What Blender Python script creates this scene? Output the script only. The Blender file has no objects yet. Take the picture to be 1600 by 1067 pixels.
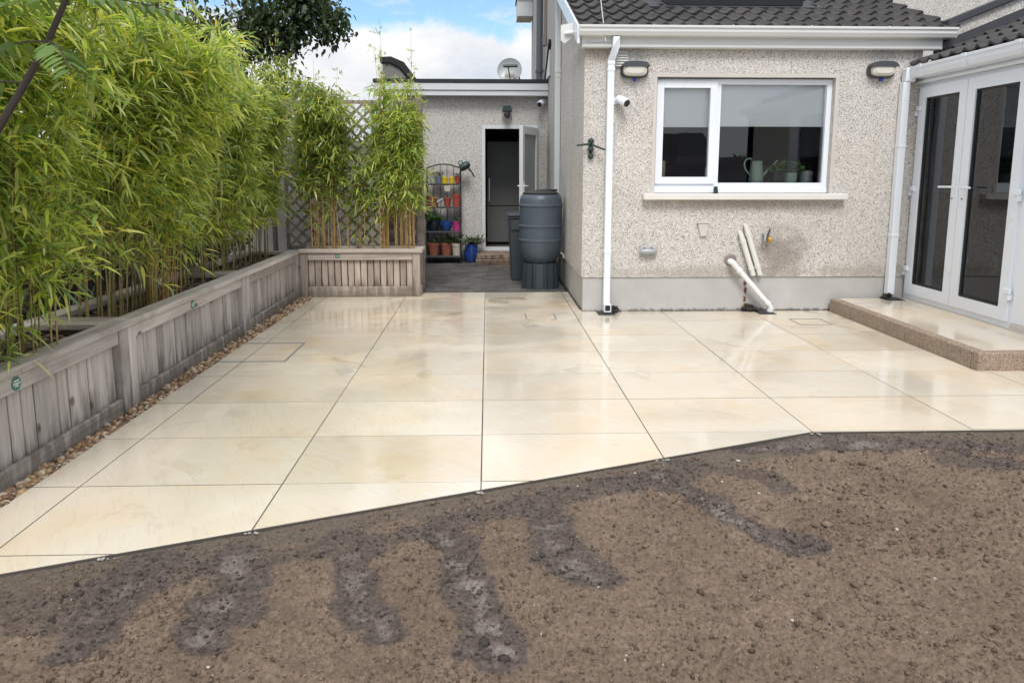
import bpy, bmesh, math, random
import numpy as np
from mathutils import Vector, Matrix
R = math.radians
random.seed(7); rng = np.random.default_rng(7)
S = bpy.context.scene
COL = S.collection

# ------------------------------------------------------------------ camera
F, CX, CY = 1136.67, 800.0, 440.72          # focal length and principal point, photo pixels
YAW, PITCH, ROLL = .0332, .1485, .0008
CAM = Vector((.0353, -3.1571, 1.3918))
def cam_axes():
    fw0 = Vector((math.sin(YAW), math.cos(YAW), 0)); r0 = Vector((math.cos(YAW), -math.sin(YAW), 0)); u0 = Vector((0, 0, 1))
    fw = fw0*math.cos(PITCH) - u0*math.sin(PITCH); u = u0*math.cos(PITCH) + fw0*math.sin(PITCH)
    return r0*math.cos(ROLL) + u*math.sin(ROLL), u*math.cos(ROLL) - r0*math.sin(ROLL), fw
AX_R, AX_U, AX_F = cam_axes()
def at(x, y, axis, v):                       # photo pixel -> point on the plane axis = v
    d = AX_R*((x-CX)/F) - AX_U*((y-CY)/F) + AX_F
    return CAM + d*((v-CAM[axis])/d[axis])
cd = bpy.data.cameras.new('camera'); cam = bpy.data.objects.new('camera', cd); COL.objects.link(cam)
cam.matrix_world = Matrix(((AX_R.x, AX_U.x, -AX_F.x, CAM.x), (AX_R.y, AX_U.y, -AX_F.y, CAM.y), (AX_R.z, AX_U.z, -AX_F.z, CAM.z), (0, 0, 0, 1)))
cd.sensor_fit = 'HORIZONTAL'; cd.sensor_width = 36; cd.lens = F*36/1600
cd.shift_x = 0; cd.shift_y = -(533.5-CY)/1600; cd.clip_start = .05; cd.clip_end = 2000
S.camera = cam
S.render.resolution_x, S.render.resolution_y = 1024, 682
S.render.engine = 'CYCLES'
S.view_settings.view_transform = 'Standard'; S.view_settings.look = 'None'
S.view_settings.gamma = 1; S.view_settings.use_curve_mapping = False
S.view_settings.exposure = 0.68

# ------------------------------------------------------------------ node helpers
class NT:
    def __init__(s, tree): s.t = tree; tree.nodes.clear()
    def n(s, typ, ins=None, **kw):
        nd = s.t.nodes.new(typ)
        for k, v in kw.items(): setattr(nd, k, v)
        for k, v in (ins or {}).items(): s.set(nd.inputs[k], v)
        return nd
    def set(s, sock, v):
        if isinstance(v, bpy.types.NodeSocket): s.t.links.new(v, sock)
        elif isinstance(v, bpy.types.Node): s.t.links.new(v.outputs[0], sock)
        else:
            if isinstance(v, (tuple, list)) and len(v) == 3 and sock.type == 'RGBA': v = (*v, 1)
            sock.default_value = v
    def math(s, op, a, b=None, c=None, clamp=False):
        nd = s.n('ShaderNodeMath', operation=op, use_clamp=clamp); s.set(nd.inputs[0], a)
        if b is not None: s.set(nd.inputs[1], b)
        if c is not None: s.set(nd.inputs[2], c)
        return nd.outputs[0]
    def vm(s, op, a, b=None, scale=None):
        nd = s.n('ShaderNodeVectorMath', operation=op); s.set(nd.inputs[0], a)
        if b is not None: s.set(nd.inputs[1], b)
        if scale is not None: s.set(nd.inputs['Scale'], scale)
        return nd.outputs['Value'] if op in ('LENGTH', 'DISTANCE', 'DOT_PRODUCT') else nd.outputs[0]
    def mix(s, f, a, b, mode='MIX'):
        nd = s.n('ShaderNodeMix', data_type='RGBA', blend_type=mode); s.set(nd.inputs[0], f); s.set(nd.inputs[6], a); s.set(nd.inputs[7], b)
        return nd.outputs[2]
    def ramp(s, f, stops, interp='LINEAR'):
        nd = s.n('ShaderNodeValToRGB'); s.set(nd.inputs[0], f); cr = nd.color_ramp; cr.interpolation = interp
        while len(cr.elements) < len(stops): cr.elements.new(.5)
        for e, (p, c) in zip(cr.elements, stops):
            e.position = p; e.color = (*c, 1) if isinstance(c, (tuple, list)) else (c, c, c, 1)
        return nd.outputs[0]
    def noise(s, vec, scale, detail=4, rough=.55, dist=0, color=False):
        nd = s.n('ShaderNodeTexNoise', {'Scale': scale, 'Detail': detail, 'Roughness': rough, 'Distortion': dist})
        if vec is not None: s.set(nd.inputs['Vector'], vec)
        return nd.outputs['Color' if color else 'Fac']
    def vor(s, vec, scale, feature='F1', rand=1.0):
        nd = s.n('ShaderNodeTexVoronoi', {'Scale': scale, 'Randomness': rand}, feature=feature); s.set(nd.inputs['Vector'], vec); return nd
    def bump(s, h, strength=.3, dist=.01, normal=None):
        nd = s.n('ShaderNodeBump', {'Height': h, 'Strength': strength, 'Distance': dist})
        if normal is not None: s.set(nd.inputs['Normal'], normal)
        return nd.outputs[0]
    def smooth(s, v, a, b): 
        nd = s.n('ShaderNodeMapRange', interpolation_type='SMOOTHSTEP'); s.set(nd.inputs[0], v); s.set(nd.inputs[1], a); s.set(nd.inputs[2], b); return nd.outputs[0]

# ------------------------------------------------------------------ sky and sun
SUN_DIR = Vector((-.03, -.66, .85)).normalized()
W = bpy.data.worlds.new('World'); S.world = W; W.use_nodes = True
w = NT(W.node_tree)
sky = w.n('ShaderNodeTexSky', sky_type='NISHITA', sun_disc=False, sun_elevation=math.asin(SUN_DIR.z), sun_rotation=math.atan2(SUN_DIR.x, SUN_DIR.y), air_density=1.0, dust_density=.4, ozone_density=1.6)
dirv = w.n('ShaderNodeTexCoord').outputs['Generated']
sep = w.n('ShaderNodeSeparateXYZ', {0: dirv})
zz = w.math('ADD', w.math('MAXIMUM', sep.outputs[2], 0.0), .16)
pl = w.vm('DIVIDE', dirv, w.n('ShaderNodeCombineXYZ', {0: zz, 1: zz, 2: zz}).outputs[0])
big = w.noise(w.vm('ADD', pl, (3.1, .4, 0)), .75, 7, .55, .25)
bank = w.noise(w.vm('MULTIPLY', dirv, (1, 1, 1.6)), 7.0, 8, .58, .3)
edge = w.math('ADD', sep.outputs[2], w.math('MULTIPLY', w.math('SUBTRACT', bank, .5), -.13))
low = w.math('SUBTRACT', 1.0, w.smooth(edge, .176, .20))          # bank of cumulus along the horizon
high = w.smooth(big, .44, .54)                                     # scattered cloud overhead
wisp = w.math('MULTIPLY', w.smooth(w.noise(w.vm('MULTIPLY', pl, (1, 1, 1)), 3.5, 6, .65, .6), .48, .72), .55)
cov = w.math('MAXIMUM', w.math('MAXIMUM', low, w.math('MULTIPLY', high, w.smooth(sep.outputs[2], .22, .34))), w.math('MULTIPLY', wisp, w.smooth(sep.outputs[2], .12, .2)))
shade = w.noise(w.vm('MULTIPLY', dirv, (1, 1, 2.2)), 5.5, 6, .6, .2)
ccol = w.mix(w.smooth(sep.outputs[2], .12, .45), w.ramp(shade, [(.36, (4.3, 4.7, 5.3)), (.58, (6.1, 6.1, 6.15))]), w.ramp(shade, [(.34, (7.4, 7.6, 8.0)), (.60, (10.2, 10.0, 9.8))]))
skyc = w.mix(1.0, sky.outputs[0], (.95, 1.08, 1.12), 'MULTIPLY')
bg = w.n('ShaderNodeBackground', {'Color': w.mix(cov, skyc, ccol), 'Strength': .1})
w.n('ShaderNodeOutputWorld', {0: bg.outputs[0]})
sd = bpy.data.lights.new('sun', 'SUN'); sd.energy = 1.5; sd.angle = R(20); sd.color = (1, .97, .93)
so = bpy.data.objects.new('sun', sd); COL.objects.link(so); so.location = (2, -6, 9)
so.rotation_euler = (-SUN_DIR).to_track_quat('-Z', 'Y').to_euler()

# ------------------------------------------------------------------ materials
def newmat(name):
    m = bpy.data.materials.new(name); m.use_nodes = True; return m, NT(m.node_tree)
def fin(t, **ins):
    b = t.n('ShaderNodeBsdfPrincipled', {k.replace('_', ' '): v for k, v in ins.items()})
    t.n('ShaderNodeOutputMaterial', {0: b.outputs[0]}); return b
def obco(t): return t.n('ShaderNodeTexCoord').outputs['Object']
def wpos(t): return t.n('ShaderNodeNewGeometry').outputs['Position']
def orand(t): return t.n('ShaderNodeObjectInfo').outputs['Random']
def shift(t, v, k=37.0): return t.vm('ADD', v, t.vm('SCALE', (1.0, .73, .41), scale=t.math('MULTIPLY', orand(t), k)))
def simple(name, col, rough=.5, var=.12, scale=9, bump=.1, bscale=120, metal=0.0, spec=.5, coat=0.0):
    m, t = newmat(name); p = shift(t, obco(t))
    n1 = t.noise(p, scale, 5, .6); n2 = t.noise(p, bscale, 3, .6)
    f = t.math('ADD', t.math('MULTIPLY', n1, 2*var), 1-var); hv = t.math('ADD', f, t.math('MULTIPLY', t.math('SUBTRACT', n2, .5), var*.6))
    c = t.vm('SCALE', col, scale=hv)
    fin(t, Base_Color=c, Roughness=t.math('ADD', rough-.08, t.math('MULTIPLY', n1, .16)), Metallic=metal, Specular_IOR_Level=spec, Coat_Weight=coat, Normal=t.bump(n2, bump, .002))
    return m
M = {}
# pebbledash: small pale and dark chips thrown on render
def pebbledash(name, tint):
    m, t = newmat(name); p = wpos(t)
    v = t.vor(p, 160.0); rnd = t.n('ShaderNodeSeparateColor', {0: v.outputs['Color']}).outputs[0]
    c = t.ramp(rnd, [(0.0, (.15, .14, .13)), (.085, (.25, .235, .22)), (.12, (.53, .50, .465)), (.42, (.64, .605, .57)), (.72, (.76, .73, .695)), (1.0, (.88, .855, .82))])
    c = t.mix(t.math('MULTIPLY', t.smooth(v.outputs['Distance'], .5, .85), .7), c, (.22, .20, .18))
    big = t.noise(p, 1.3, 5, .6); st = t.noise(t.vm('MULTIPLY', p, (3.5, 3.5, .5)), 1.6, 4, .6)
    c = t.vm('MULTIPLY', t.vm('SCALE', c, scale=t.math('ADD', .88, t.math('MULTIPLY', big, .26))), tint)
    c = t.mix(t.math('MULTIPLY', t.smooth(st, .55, .8), .35), c, (.30, .25, .20))
    # grubby patch round the tap and splash dirt at the foot of the wall
    d = t.vm('LENGTH', t.vm('MULTIPLY', t.vm('SUBTRACT', p, (3.0, 4.08, .58)), (2.3, 1.0, 2.6)))
    gr = t.math('MULTIPLY', t.math('SUBTRACT', 1.0, t.smooth(t.math('ADD', d, t.math('MULTIPLY', t.math('SUBTRACT', t.noise(p, 9, 5, .6), .5), 1.1)), .25, .95)), .62)
    c = t.mix(gr, c, (.16, .13, .105))
    for (x, z, rx, rz, col) in ((1.07, 2.55, 4.5, 5, (.24, .18, .13)), (2.5, 1.10, .75, 11, (.30, .26, .22)), (1.3, 2.3, 9, 3.2, (.34, .30, .26)), (3.9, .40, 1.3, 8, (.28, .24, .20)), (2.2, .40, .7, 10, (.30, .26, .22))):
        d = t.vm('LENGTH', t.vm('MULTIPLY', t.vm('SUBTRACT', p, (x, 4.08, z)), (rx, .5, rz)))
        c = t.mix(t.math('MULTIPLY', t.math('SUBTRACT', 1.0, t.smooth(t.math('ADD', d, t.math('MULTIPLY', t.math('SUBTRACT', t.noise(t.vm('MULTIPLY', p, (1, 1, .35)), 14, 5, .65), .5), 1.6)), .15, 1.0)), .5), c, col)
    b = t.math('SUBTRACT', 1.0, v.outputs['Distance'])
    fin(t, Base_Color=c, Roughness=.85, Specular_IOR_Level=.25, Normal=t.bump(b, .6, .004))
    return m
M['dash'] = pebbledash('pebbledash', (.93, .925, .915)); M['dash_old'] = pebbledash('pebbledash_weathered', (.86, .865, .87))
def plinth_mat():
    m, t = newmat('plinth_paint'); p = wpos(t)
    n = t.noise(p, 2.2, 5, .6); f = t.noise(p, 60, 4, .6)
    c = t.ramp(n, [(.3, (.41, .40, .385)), (.7, (.51, .50, .485))])
    chips = t.smooth(t.noise(t.vm('MULTIPLY', p, (1, 1, 2.2)), 13, 5, .7), .69, .73)
    c = t.mix(chips, c, (.16, .15, .14))
    foot = t.math('MULTIPLY', t.math('SUBTRACT', 1.0, t.smooth(t.math('ADD', t.n('ShaderNodeSeparateXYZ', {0: p}).outputs[2], t.math('MULTIPLY', t.math('SUBTRACT', t.noise(p, 17, 5, .7), .5), .12)), .0, .035)), .85)
    c = t.mix(foot, c, (.07, .062, .055))
    for (x, z, rx, rz, col) in ((2.655, .285, 36, 26, (.12, .03, .03)), (2.66, .215, 60, 18, (.14, .03, .025)), (2.655, .12, 60, 22, (.16, .05, .035)), (2.655, .045, 45, 24, (.28, .19, .05))):
        d = t.vm('LENGTH', t.vm('MULTIPLY', t.vm('SUBTRACT', p, (x, 4.09, z)), (rx, .1, rz)))
        k = t.math('SUBTRACT', 1.0, t.smooth(t.math('ADD', d, t.math('MULTIPLY', t.math('SUBTRACT', t.noise(p, 55, 4, .7), .5), 2.4)), .5, 1.0))
        c = t.mix(k, c, col)
    fin(t, Base_Color=c, Roughness=.7, Normal=t.bump(f, .25, .004)); return m
M['plinth'] = plinth_mat()
M['upvc'] = simple('white_upvc', (.77, .81, .865), .3, .06, 3, .04)
M['upvc_old'] = simple('aged_upvc', (.66, .67, .66), .4, .07, 2.2, .05)
M['upvc_grey'] = simple('grey_white_upvc', (.60, .62, .63), .4, .06, 2.2, .05)
M['sill'] = simple('painted_concrete_sill', (.70, .68, .65), .6, .07, 4, .2)
M['trimplaster'] = simple('smooth_plaster_band', (.56, .53, .49), .7, .08, 5, .2)
M['grey_plastic'] = simple('dark_grey_plastic', (.055, .06, .068), .45, .15, 8, .1)
M['black'] = simple('black_plastic', (.02, .021, .022), .5, .2, 9, .1)
M['lamp_glass'] = simple('frosted_lamp_glass', (.62, .60, .54), .35, .05, 8, .02)
M['blue'] = simple('blue_plastic', (.02, .04, .35), .4, .1)
M['soilpipe'] = simple('slate_grey_pipe', (.10, .115, .13), .4, .08)
M['brown_pipe'] = simple('brown_pipe', (.24, .20, .18), .5, .1)
M['green_paint'] = simple('dark_green_paint', (.018, .04, .035), .45, .2)
M['galv'] = simple('galvanised_grey', (.33, .36, .37), .45, .1, 14, .1, metal=.3)
M['pipe_white'] = simple('white_waste_pipe', (.80, .80, .80), .32, .05, 4, .05)
M['pipe_aged'] = simple('yellowed_waste_pipe', (.70, .69, .655), .42, .12, 6, .1)
M['brass'] = simple('brass_tap', (.62, .36, .06), .35, .1, metal=.7)
M['steel'] = simple('brushed_steel', (.55, .56, .57), .3, .06, metal=.9)
M['barrel'] = simple('slate_barrel_plastic', (.072, .094, .12), .42, .13, 5, .12, 60)
M['bin'] = simple('dark_bin_plastic', (.038, .05, .062), .5, .12, 5, .1)
M['felt'] = simple('roofing_felt', (.022, .022, .025), .8, .2, 6, .3)
M['terra'] = simple('terracotta', (.26, .085, .05), .75, .15, 10, .2)
M['terra2'] = simple('red_terracotta', (.30, .06, .045), .6, .12, 10, .15)
M['yellow'] = simple('yellow_glaze', (.68, .48, .02), .35, .05)
M['pink'] = simple('pink_glaze', (.42, .04, .19), .35, .05)
M['cobalt'] = simple('cobalt_glaze', (.015, .05, .22), .15, .12, 8, .05, coat=.5)
M['darkglaze'] = simple('dark_teal_glaze', (.012, .025, .03), .2, .1)
M['bluegrey'] = simple('blue_grey_glaze', (.14, .17, .22), .4, .08)
M['cream'] = simple('cream_pot', (.48, .44, .36), .55, .1)
M['sage'] = simple('sage_green_enamel', (.30, .42, .33), .35, .06)
M['blind'] = simple('roller_blind_fabric', (.94, .955, .95), .8, .03, 3, .1)
M['plantgreen'] = simple('houseplant_leaf', (.05, .13, .03), .5, .35, 30, .05)
M['greyplant'] = simple('grey_green_leaf', (.12, .15, .10), .6, .3, 30, .05)
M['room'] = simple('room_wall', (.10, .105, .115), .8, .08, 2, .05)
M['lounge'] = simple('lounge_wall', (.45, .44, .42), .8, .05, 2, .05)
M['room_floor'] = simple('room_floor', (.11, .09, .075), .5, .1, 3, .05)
M['fridge'] = simple('grey_fridge', (.11, .112, .108), .45, .06, 2, .03)
M['oak'] = simple('light_oak', (.50, .34, .20), .5, .12, 5, .1)
M['sofa'] = simple('grey_sofa_fabric', (.17, .17, .18), .9, .1, 8, .3, 300)
M['navy'] = simple('navy_cabinet', (.03, .035, .05), .5, .1)
M['teal'] = simple('teal_towel', (.04, .28, .30), .8, .1)
M['dirt'] = simple('dark_mortar_dirt', (.05, .044, .038), .95, .4, 30, .8, 90)
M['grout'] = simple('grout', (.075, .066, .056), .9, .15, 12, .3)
M['coverframe'] = simple('steel_cover_frame', (.24, .25, .25), .45, .1, metal=.2)
M['compost'] = simple('planter_compost', (.045, .035, .027), .95, .4, 20, .8, 70)
M['stone_wall'] = simple('grey_boundary_render', (.22, .215, .21), .85, .12, 2, .4, 60)
M['skylead'] = simple('dark_window_lead', (.045, .048, .055), .5, .15, 6, .1)
M['badge_green'] = simple('green_badge', (.03, .16, .13), .4, .1)
M['badge_pale'] = simple('pale_badge_print', (.60, .68, .64), .5, .1)
M['barkdark'] = simple('dark_bark', (.055, .042, .036), .85, .25, 20, .5, 80)
M['barkgrey'] = simple('grey_bark', (.25, .25, .25), .85, .2, 8, .5, 50)
M['house_back'] = simple('neighbour_render', (.42, .36, .33), .85, .1, 1, .3)

def glass(name, tint=(.93, .96, .95), rough=.0, ior=1.5, extra=.0):
    m, t = newmat(name); p = wpos(t)
    fr = t.n('ShaderNodeFresnel', {'IOR': ior}); wob = t.bump(t.noise(p, 1.6, 2, .5), .06, .01)
    g = t.n('ShaderNodeBsdfGlossy', {'Roughness': rough, 'Color': (.95, .97, 1.0), 'Normal': wob}); tr = t.n('ShaderNodeBsdfTransparent', {'Color': tint})
    mx = t.n('ShaderNodeMixShader', {0: t.math('MINIMUM', t.math('ADD', t.math('MULTIPLY', fr.outputs[0], 1.0), extra), 1.0), 1: tr.outputs[0], 2: g.outputs[0]})
    t.n('ShaderNodeOutputMaterial', {0: mx.outputs[0]}); return m
M['glass'] = glass('window_glass', (.985, .995, .995)); M['doorglass'] = glass('door_glass', (.84, .88, .87), 0, 1.5, .03)
def obscure():
    m, t = newmat('obscure_glass'); p = wpos(t)
    b = t.bump(t.vor(p, 55).outputs['Distance'], .5, .01)
    g = t.n('ShaderNodeBsdfPrincipled', {'Base Color': (.42, .44, .44, 1), 'Roughness': .25, 'Normal': b, 'Transmission Weight': .35})
    t.n('ShaderNodeOutputMaterial', {0: g.outputs[0]}); return m
M['obscure'] = obscure()

# porcelain paving: cream with ochre clouds and fine riven lines, wet film in places
def paving():
    m, t = newmat('cream_porcelain_paving'); r = orand(t); p = wpos(t)
    q = shift(t, p, 61.0)
    cloud = t.noise(q, 1.25, 4, .55, .6); mid = t.noise(q, 5, 5, .6, .3)
    ang = t.n('ShaderNodeVectorRotate', {'Vector': q, 'Angle': t.math('ADD', .5, t.math('MULTIPLY', r, .9))}, rotation_type='Z_AXIS')
    lines = t.noise(t.vm('MULTIPLY', ang.outputs[0], (5, 40, 1)), 1.5, 6, .65, .4)
    fine = t.noise(q, 70, 4, .6)
    c = t.ramp(cloud, [(.28, (.69, .605, .485)), (.46, (.705, .635, .525)), (.60, (.70, .595, .455)), (.76, (.665, .53, .36))])
    c = t.mix(t.math('MULTIPLY', t.smooth(mid, .45, .7), .4), c, (.70, .655, .575))
    c = t.mix(t.math('MULTIPLY', t.smooth(lines, .5, .72), .34), c, (.50, .43, .315))
    c = t.vm('SCALE', c, scale=t.math('ADD', .90, t.math('MULTIPLY', r, .15)))
    c = t.mix(t.math('MULTIPLY', t.smooth(t.noise(p, 3.1, 6, .7), .64, .75), .08), c, (.44, .36, .26))
    film = t.smooth(t.noise(p, .9, 4, .55, .4), .40, .56)
    puddle = t.smooth(t.noise(p, 1.7, 5, .6, .8), .60, .66)
    h = t.math('ADD', t.math('MULTIPLY', lines, .8), t.math('MULTIPLY', fine, .25))
    nrm = t.bump(h, t.math('SUBTRACT', .22, t.math('MULTIPLY', film, .13)), .003)
    ro = t.math('SUBTRACT', t.math('SUBTRACT', .27, t.math('MULTIPLY', film, .12)), t.math('MULTIPLY', puddle, .08))
    c = t.mix(t.math('MULTIPLY', film, .02), c, (.46, .38, .27))
    fin(t, Base_Color=c, Roughness=ro, Specular_IOR_Level=.75, Coat_Weight=t.math('MINIMUM', t.math('ADD', t.math('ADD', .2, t.math('MULTIPLY', film, .5)), puddle), 1.0), Coat_Roughness=t.math('SUBTRACT', .065, t.math('MULTIPLY', puddle, .05)), Normal=nrm)
    return m
M['paving'] = paving()
def granite():
    m, t = newmat('brown_granite_kerb'); p = wpos(t)
    v = t.vor(p, 240); r = t.n('ShaderNodeSeparateColor', {0: v.outputs['Color']}).outputs[0]
    c = t.ramp(r, [(0, (.08, .06, .05)), (.3, (.22, .16, .12)), (.7, (.36, .27, .20)), (1, (.50, .42, .34))])
    c = t.vm('SCALE', c, scale=t.math('ADD', .75, t.math('MULTIPLY', t.noise(p, 5, 4, .6), .5)))
    fin(t, Base_Color=c, Roughness=.6, Normal=t.bump(t.noise(p, 150, 3, .6), .3, .002)); return m
M['granite'] = granite()
# weathered planter timber, grain along one axis
def wood(name, axis, tint=(1, 1, 1)):
    m, t = newmat(name); p = shift(t, wpos(t), 23.0); sc = [34, 34, 34]; sc[axis] = 1.6
    g = t.noise(t.vm('MULTIPLY', p, tuple(sc)), 1.0, 6, .65, .5); fineg = t.noise(t.vm('MULTIPLY', p, tuple(4*s for s in sc)), 1.0, 3, .6)
    blot = t.noise(p, 3.2, 4, .6)
    c = t.ramp(g, [(.22, (.23, .195, .175)), (.42, (.39, .355, .33)), (.62, (.50, .465, .44)), (.85, (.60, .575, .555))])
    c = t.mix(t.math('MULTIPLY', t.smooth(blot, .50, .72), .5), c, (.23, .185, .165))
    sc2 = [9, 9, 9]; sc2[axis] = 5
    kn = t.vor(t.vm('MULTIPLY', p, tuple(sc2)), .55); knot = t.math('SUBTRACT', 1.0, t.smooth(kn.outputs['Distance'], .05, .11))
    c = t.mix(t.math('MULTIPLY', knot, .8), c, (.07, .05, .04))
    pz = t.n('ShaderNodeSeparateXYZ', {0: wpos(t)}).outputs[2]
    wet = t.math('SUBTRACT', 1.0, t.smooth(t.math('ADD', pz, t.math('MULTIPLY', t.math('SUBTRACT', t.noise(t.vm('MULTIPLY', wpos(t), (9, 9, 1.2)), 1.6, 5, .65), .5), .75)), .0, .22))
    c = t.mix(t.math('MULTIPLY', wet, .68), c, (.085, .07, .052))
    c = t.vm('MULTIPLY', t.vm('SCALE', c, scale=t.math('ADD', .80, t.math('MULTIPLY', orand(t), .42))), tint)
    fin(t, Base_Color=c, Roughness=.82, Specular_IOR_Level=.25, Normal=t.bump(t.math('ADD', g, t.math('MULTIPLY', fineg, .5)), .45, .004)); return m
M['woodx'] = wood('weathered_timber_x', 0, (.95, .89, .83)); M['woody'] = wood('weathered_timber_y', 1); M['woodz'] = wood('weathered_timber_z', 2)
M['woodz_far'] = wood('weathered_timber_far', 2, (.92, .83, .76)); M['lattice'] = wood('lattice_timber', 0, (.62, .58, .55)); M['latticedark'] = wood('dark_lattice_timber', 0, (.25, .24, .24))
M['sleeper'] = wood('brown_sleeper_timber', 0, (.62, .5, .42)); M['fencewood'] = wood('fence_timber', 0, (.7, .72, .8))
# concrete roof tile
def rooftile():
    m, t = newmat('dark_concrete_roof_tile'); p = shift(t, wpos(t), 19)
    n = t.noise(p, 6, 5, .65); f = t.noise(p, 150, 3, .6)
    c = t.ramp(n, [(.3, (.026, .024, .025)), (.6, (.046, .042, .042)), (.8, (.085, .076, .07))])
    c = t.mix(t.smooth(t.noise(p, 26, 4, .6), .68, .74), c, (.24, .22, .19))
    c = t.vm('SCALE', c, scale=t.math('ADD', .75, t.math('MULTIPLY', orand(t), .55)))
    fin(t, Base_Color=c, Roughness=.72, Normal=t.bump(f, .5, .004)); return m
M['rooftile'] = rooftile()
# yard bricks
def yardmat(name, a, b):
    m, t = newmat(name); p = wpos(t); n = t.noise(p, 2.5, 5, .65); f = t.noise(p, 40, 4, .6)
    v = t.vor(p, 7.5); rr = t.n('ShaderNodeSeparateColor', {0: v.outputs['Color']}).outputs[1]
    c = t.mix(n, a, b); c = t.vm('SCALE', c, scale=t.math('ADD', .7, t.math('MULTIPLY', rr, .6)))
    fin(t, Base_Color=c, Roughness=.55, Normal=t.bump(f, .4, .004)); return m
M['yard'] = yardmat('yard_brick', (.07, .066, .064), (.13, .123, .118))
# soil
def soilmat():
    m, t = newmat('bare_garden_soil'); p = wpos(t)
    wet = t.n('ShaderNodeAttribute', attribute_name='wet').outputs['Color']; ws = t.n('ShaderNodeSeparateColor', {0: wet})
    n1 = t.noise(p, 2.4, 6, .62); n2 = t.noise(p, 62, 6, .74); n3 = t.noise(p, 190, 4, .65)
    dry = t.ramp(n1, [(.28, (.148, .108, .079)), (.5, (.182, .135, .100)), (.72, (.218, .163, .122))])
    dry = t.vm('SCALE', dry, scale=t.math('ADD', -.05, t.math('MULTIPLY', n2, 2.1)))
    dry = t.mix(t.smooth(t.noise(p, 48, 5, .75), .58, .68), dry, (.058, .042, .031))
    dry = t.mix(t.smooth(t.noise(p, 95, 3, .6), .70, .76), dry, (.30, .25, .20))
    wetc = t.ramp(n2, [(.3, (.048, .037, .033)), (.5, (.094, .073, .065)), (.70, (.165, .133, .120))])
    silt = t.ramp(n2, [(.32, (.11, .09, .08)), (.60, (.31, .27, .245))])
    edge = t.ramp(n2, [(.3, (.088, .069, .053)), (.7, (.185, .150, .120))])
    c = t.mix(ws.outputs[2], dry, edge); c = t.mix(ws.outputs[0], c, wetc); c = t.mix(ws.outputs[1], c, silt)
    h = t.math('ADD', n2, t.math('MULTIPLY', n3, .45))
    ro = t.math('SUBTRACT', .97, t.math('MULTIPLY', ws.outputs[0], .12))
    fin(t, Base_Color=c, Roughness=ro, Specular_IOR_Level=.3, Normal=t.bump(h, .8, .012)); return m
M['soil'] = soilmat()
def clodmat():
    m, t = newmat('soil_clods'); p = wpos(t)
    a = t.n('ShaderNodeAttribute', attribute_name='tone').outputs['Color']
    c = t.vm('SCALE', a, scale=t.math('ADD', .6, t.math('MULTIPLY', t.noise(p, 60, 4, .65), .8)))
    fin(t, Base_Color=c, Roughness=.92, Specular_IOR_Level=.25, Normal=t.bump(t.noise(p, 120, 4, .6), .6, .006)); return m
M['clod'] = clodmat()
def groundmat():
    m, t = newmat('rough_ground'); p = wpos(t); n = t.noise(p, .8, 6, .65)
    fin(t, Base_Color=t.ramp(n, [(.3, (.07, .08, .035)), (.55, (.12, .10, .06)), (.8, (.16, .125, .085))]), Roughness=.95, Normal=t.bump(t.noise(p, 20, 5, .6), .6, .03)); return m
M['ground'] = groundmat()
# foliage: colour per leaf, light shining through the blade
def leafmat(name, transl=.4, gain=1.0, rough=.45, spec=.4):
    m, t = newmat(name)
    a = t.n('ShaderNodeAttribute', attribute_name='tone').outputs['Color']; c = t.vm('SCALE', a, scale=gain)
    b = t.n('ShaderNodeBsdfPrincipled', {'Base Color': c, 'Roughness': rough, 'Specular IOR Level': spec})
    tr = t.n('ShaderNodeBsdfTranslucent', {'Color': t.vm('MULTIPLY', c, (1.35, 1.25, .6))})
    mx = t.n('ShaderNodeMixShader', {0: transl, 1: b.outputs[0], 2: tr.outputs[0]}); t.n('ShaderNodeOutputMaterial', {0: mx.outputs[0]}); return m
M['bamboo'] = leafmat('bamboo_leaf', .5, 1.24, .32, .7); M['treeleaf'] = leafmat('tree_leaf', .3, 1, .5)
def culmmat(name, a, b):
    m, t = newmat(name); p = wpos(t); n = t.noise(t.vm('MULTIPLY', p, (30, 30, 5)), 1, 4, .6)
    z = t.n('ShaderNodeSeparateXYZ', {0: shift(t, p, 3)}).outputs[2]
    node = t.smooth(t.math('ABSOLUTE', t.math('SUBTRACT', t.math('FRACT', t.math('MULTIPLY', z, 5.5)), .5)), .44, .48)
    c = t.mix(t.math('MULTIPLY', node, .6), t.mix(n, a, b), (.10, .07, .03)); c = t.vm('SCALE', c, scale=t.math('ADD', .7, t.math('MULTIPLY', orand(t), .6)))
    fin(t, Base_Color=c, Roughness=.4); return m
M['culm'] = culmmat('bamboo_culm_green', (.20, .19, .06), (.32, .24, .09)); M['culm_tan'] = culmmat('bamboo_culm_tan', (.40, .23, .07), (.55, .36, .14))
def gravelmat():
    m, t = newmat('washed_gravel'); p = wpos(t); a = t.n('ShaderNodeAttribute', attribute_name='tone').outputs['Color']
    fin(t, Base_Color=t.vm('SCALE', a, scale=t.math('ADD', .7, t.math('MULTIPLY', t.noise(p, 90, 4, .6), .6))), Roughness=.6, Normal=t.bump(t.noise(p, 160, 3, .6), .3, .003)); return m
M['gravel'] = gravelmat()

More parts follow.
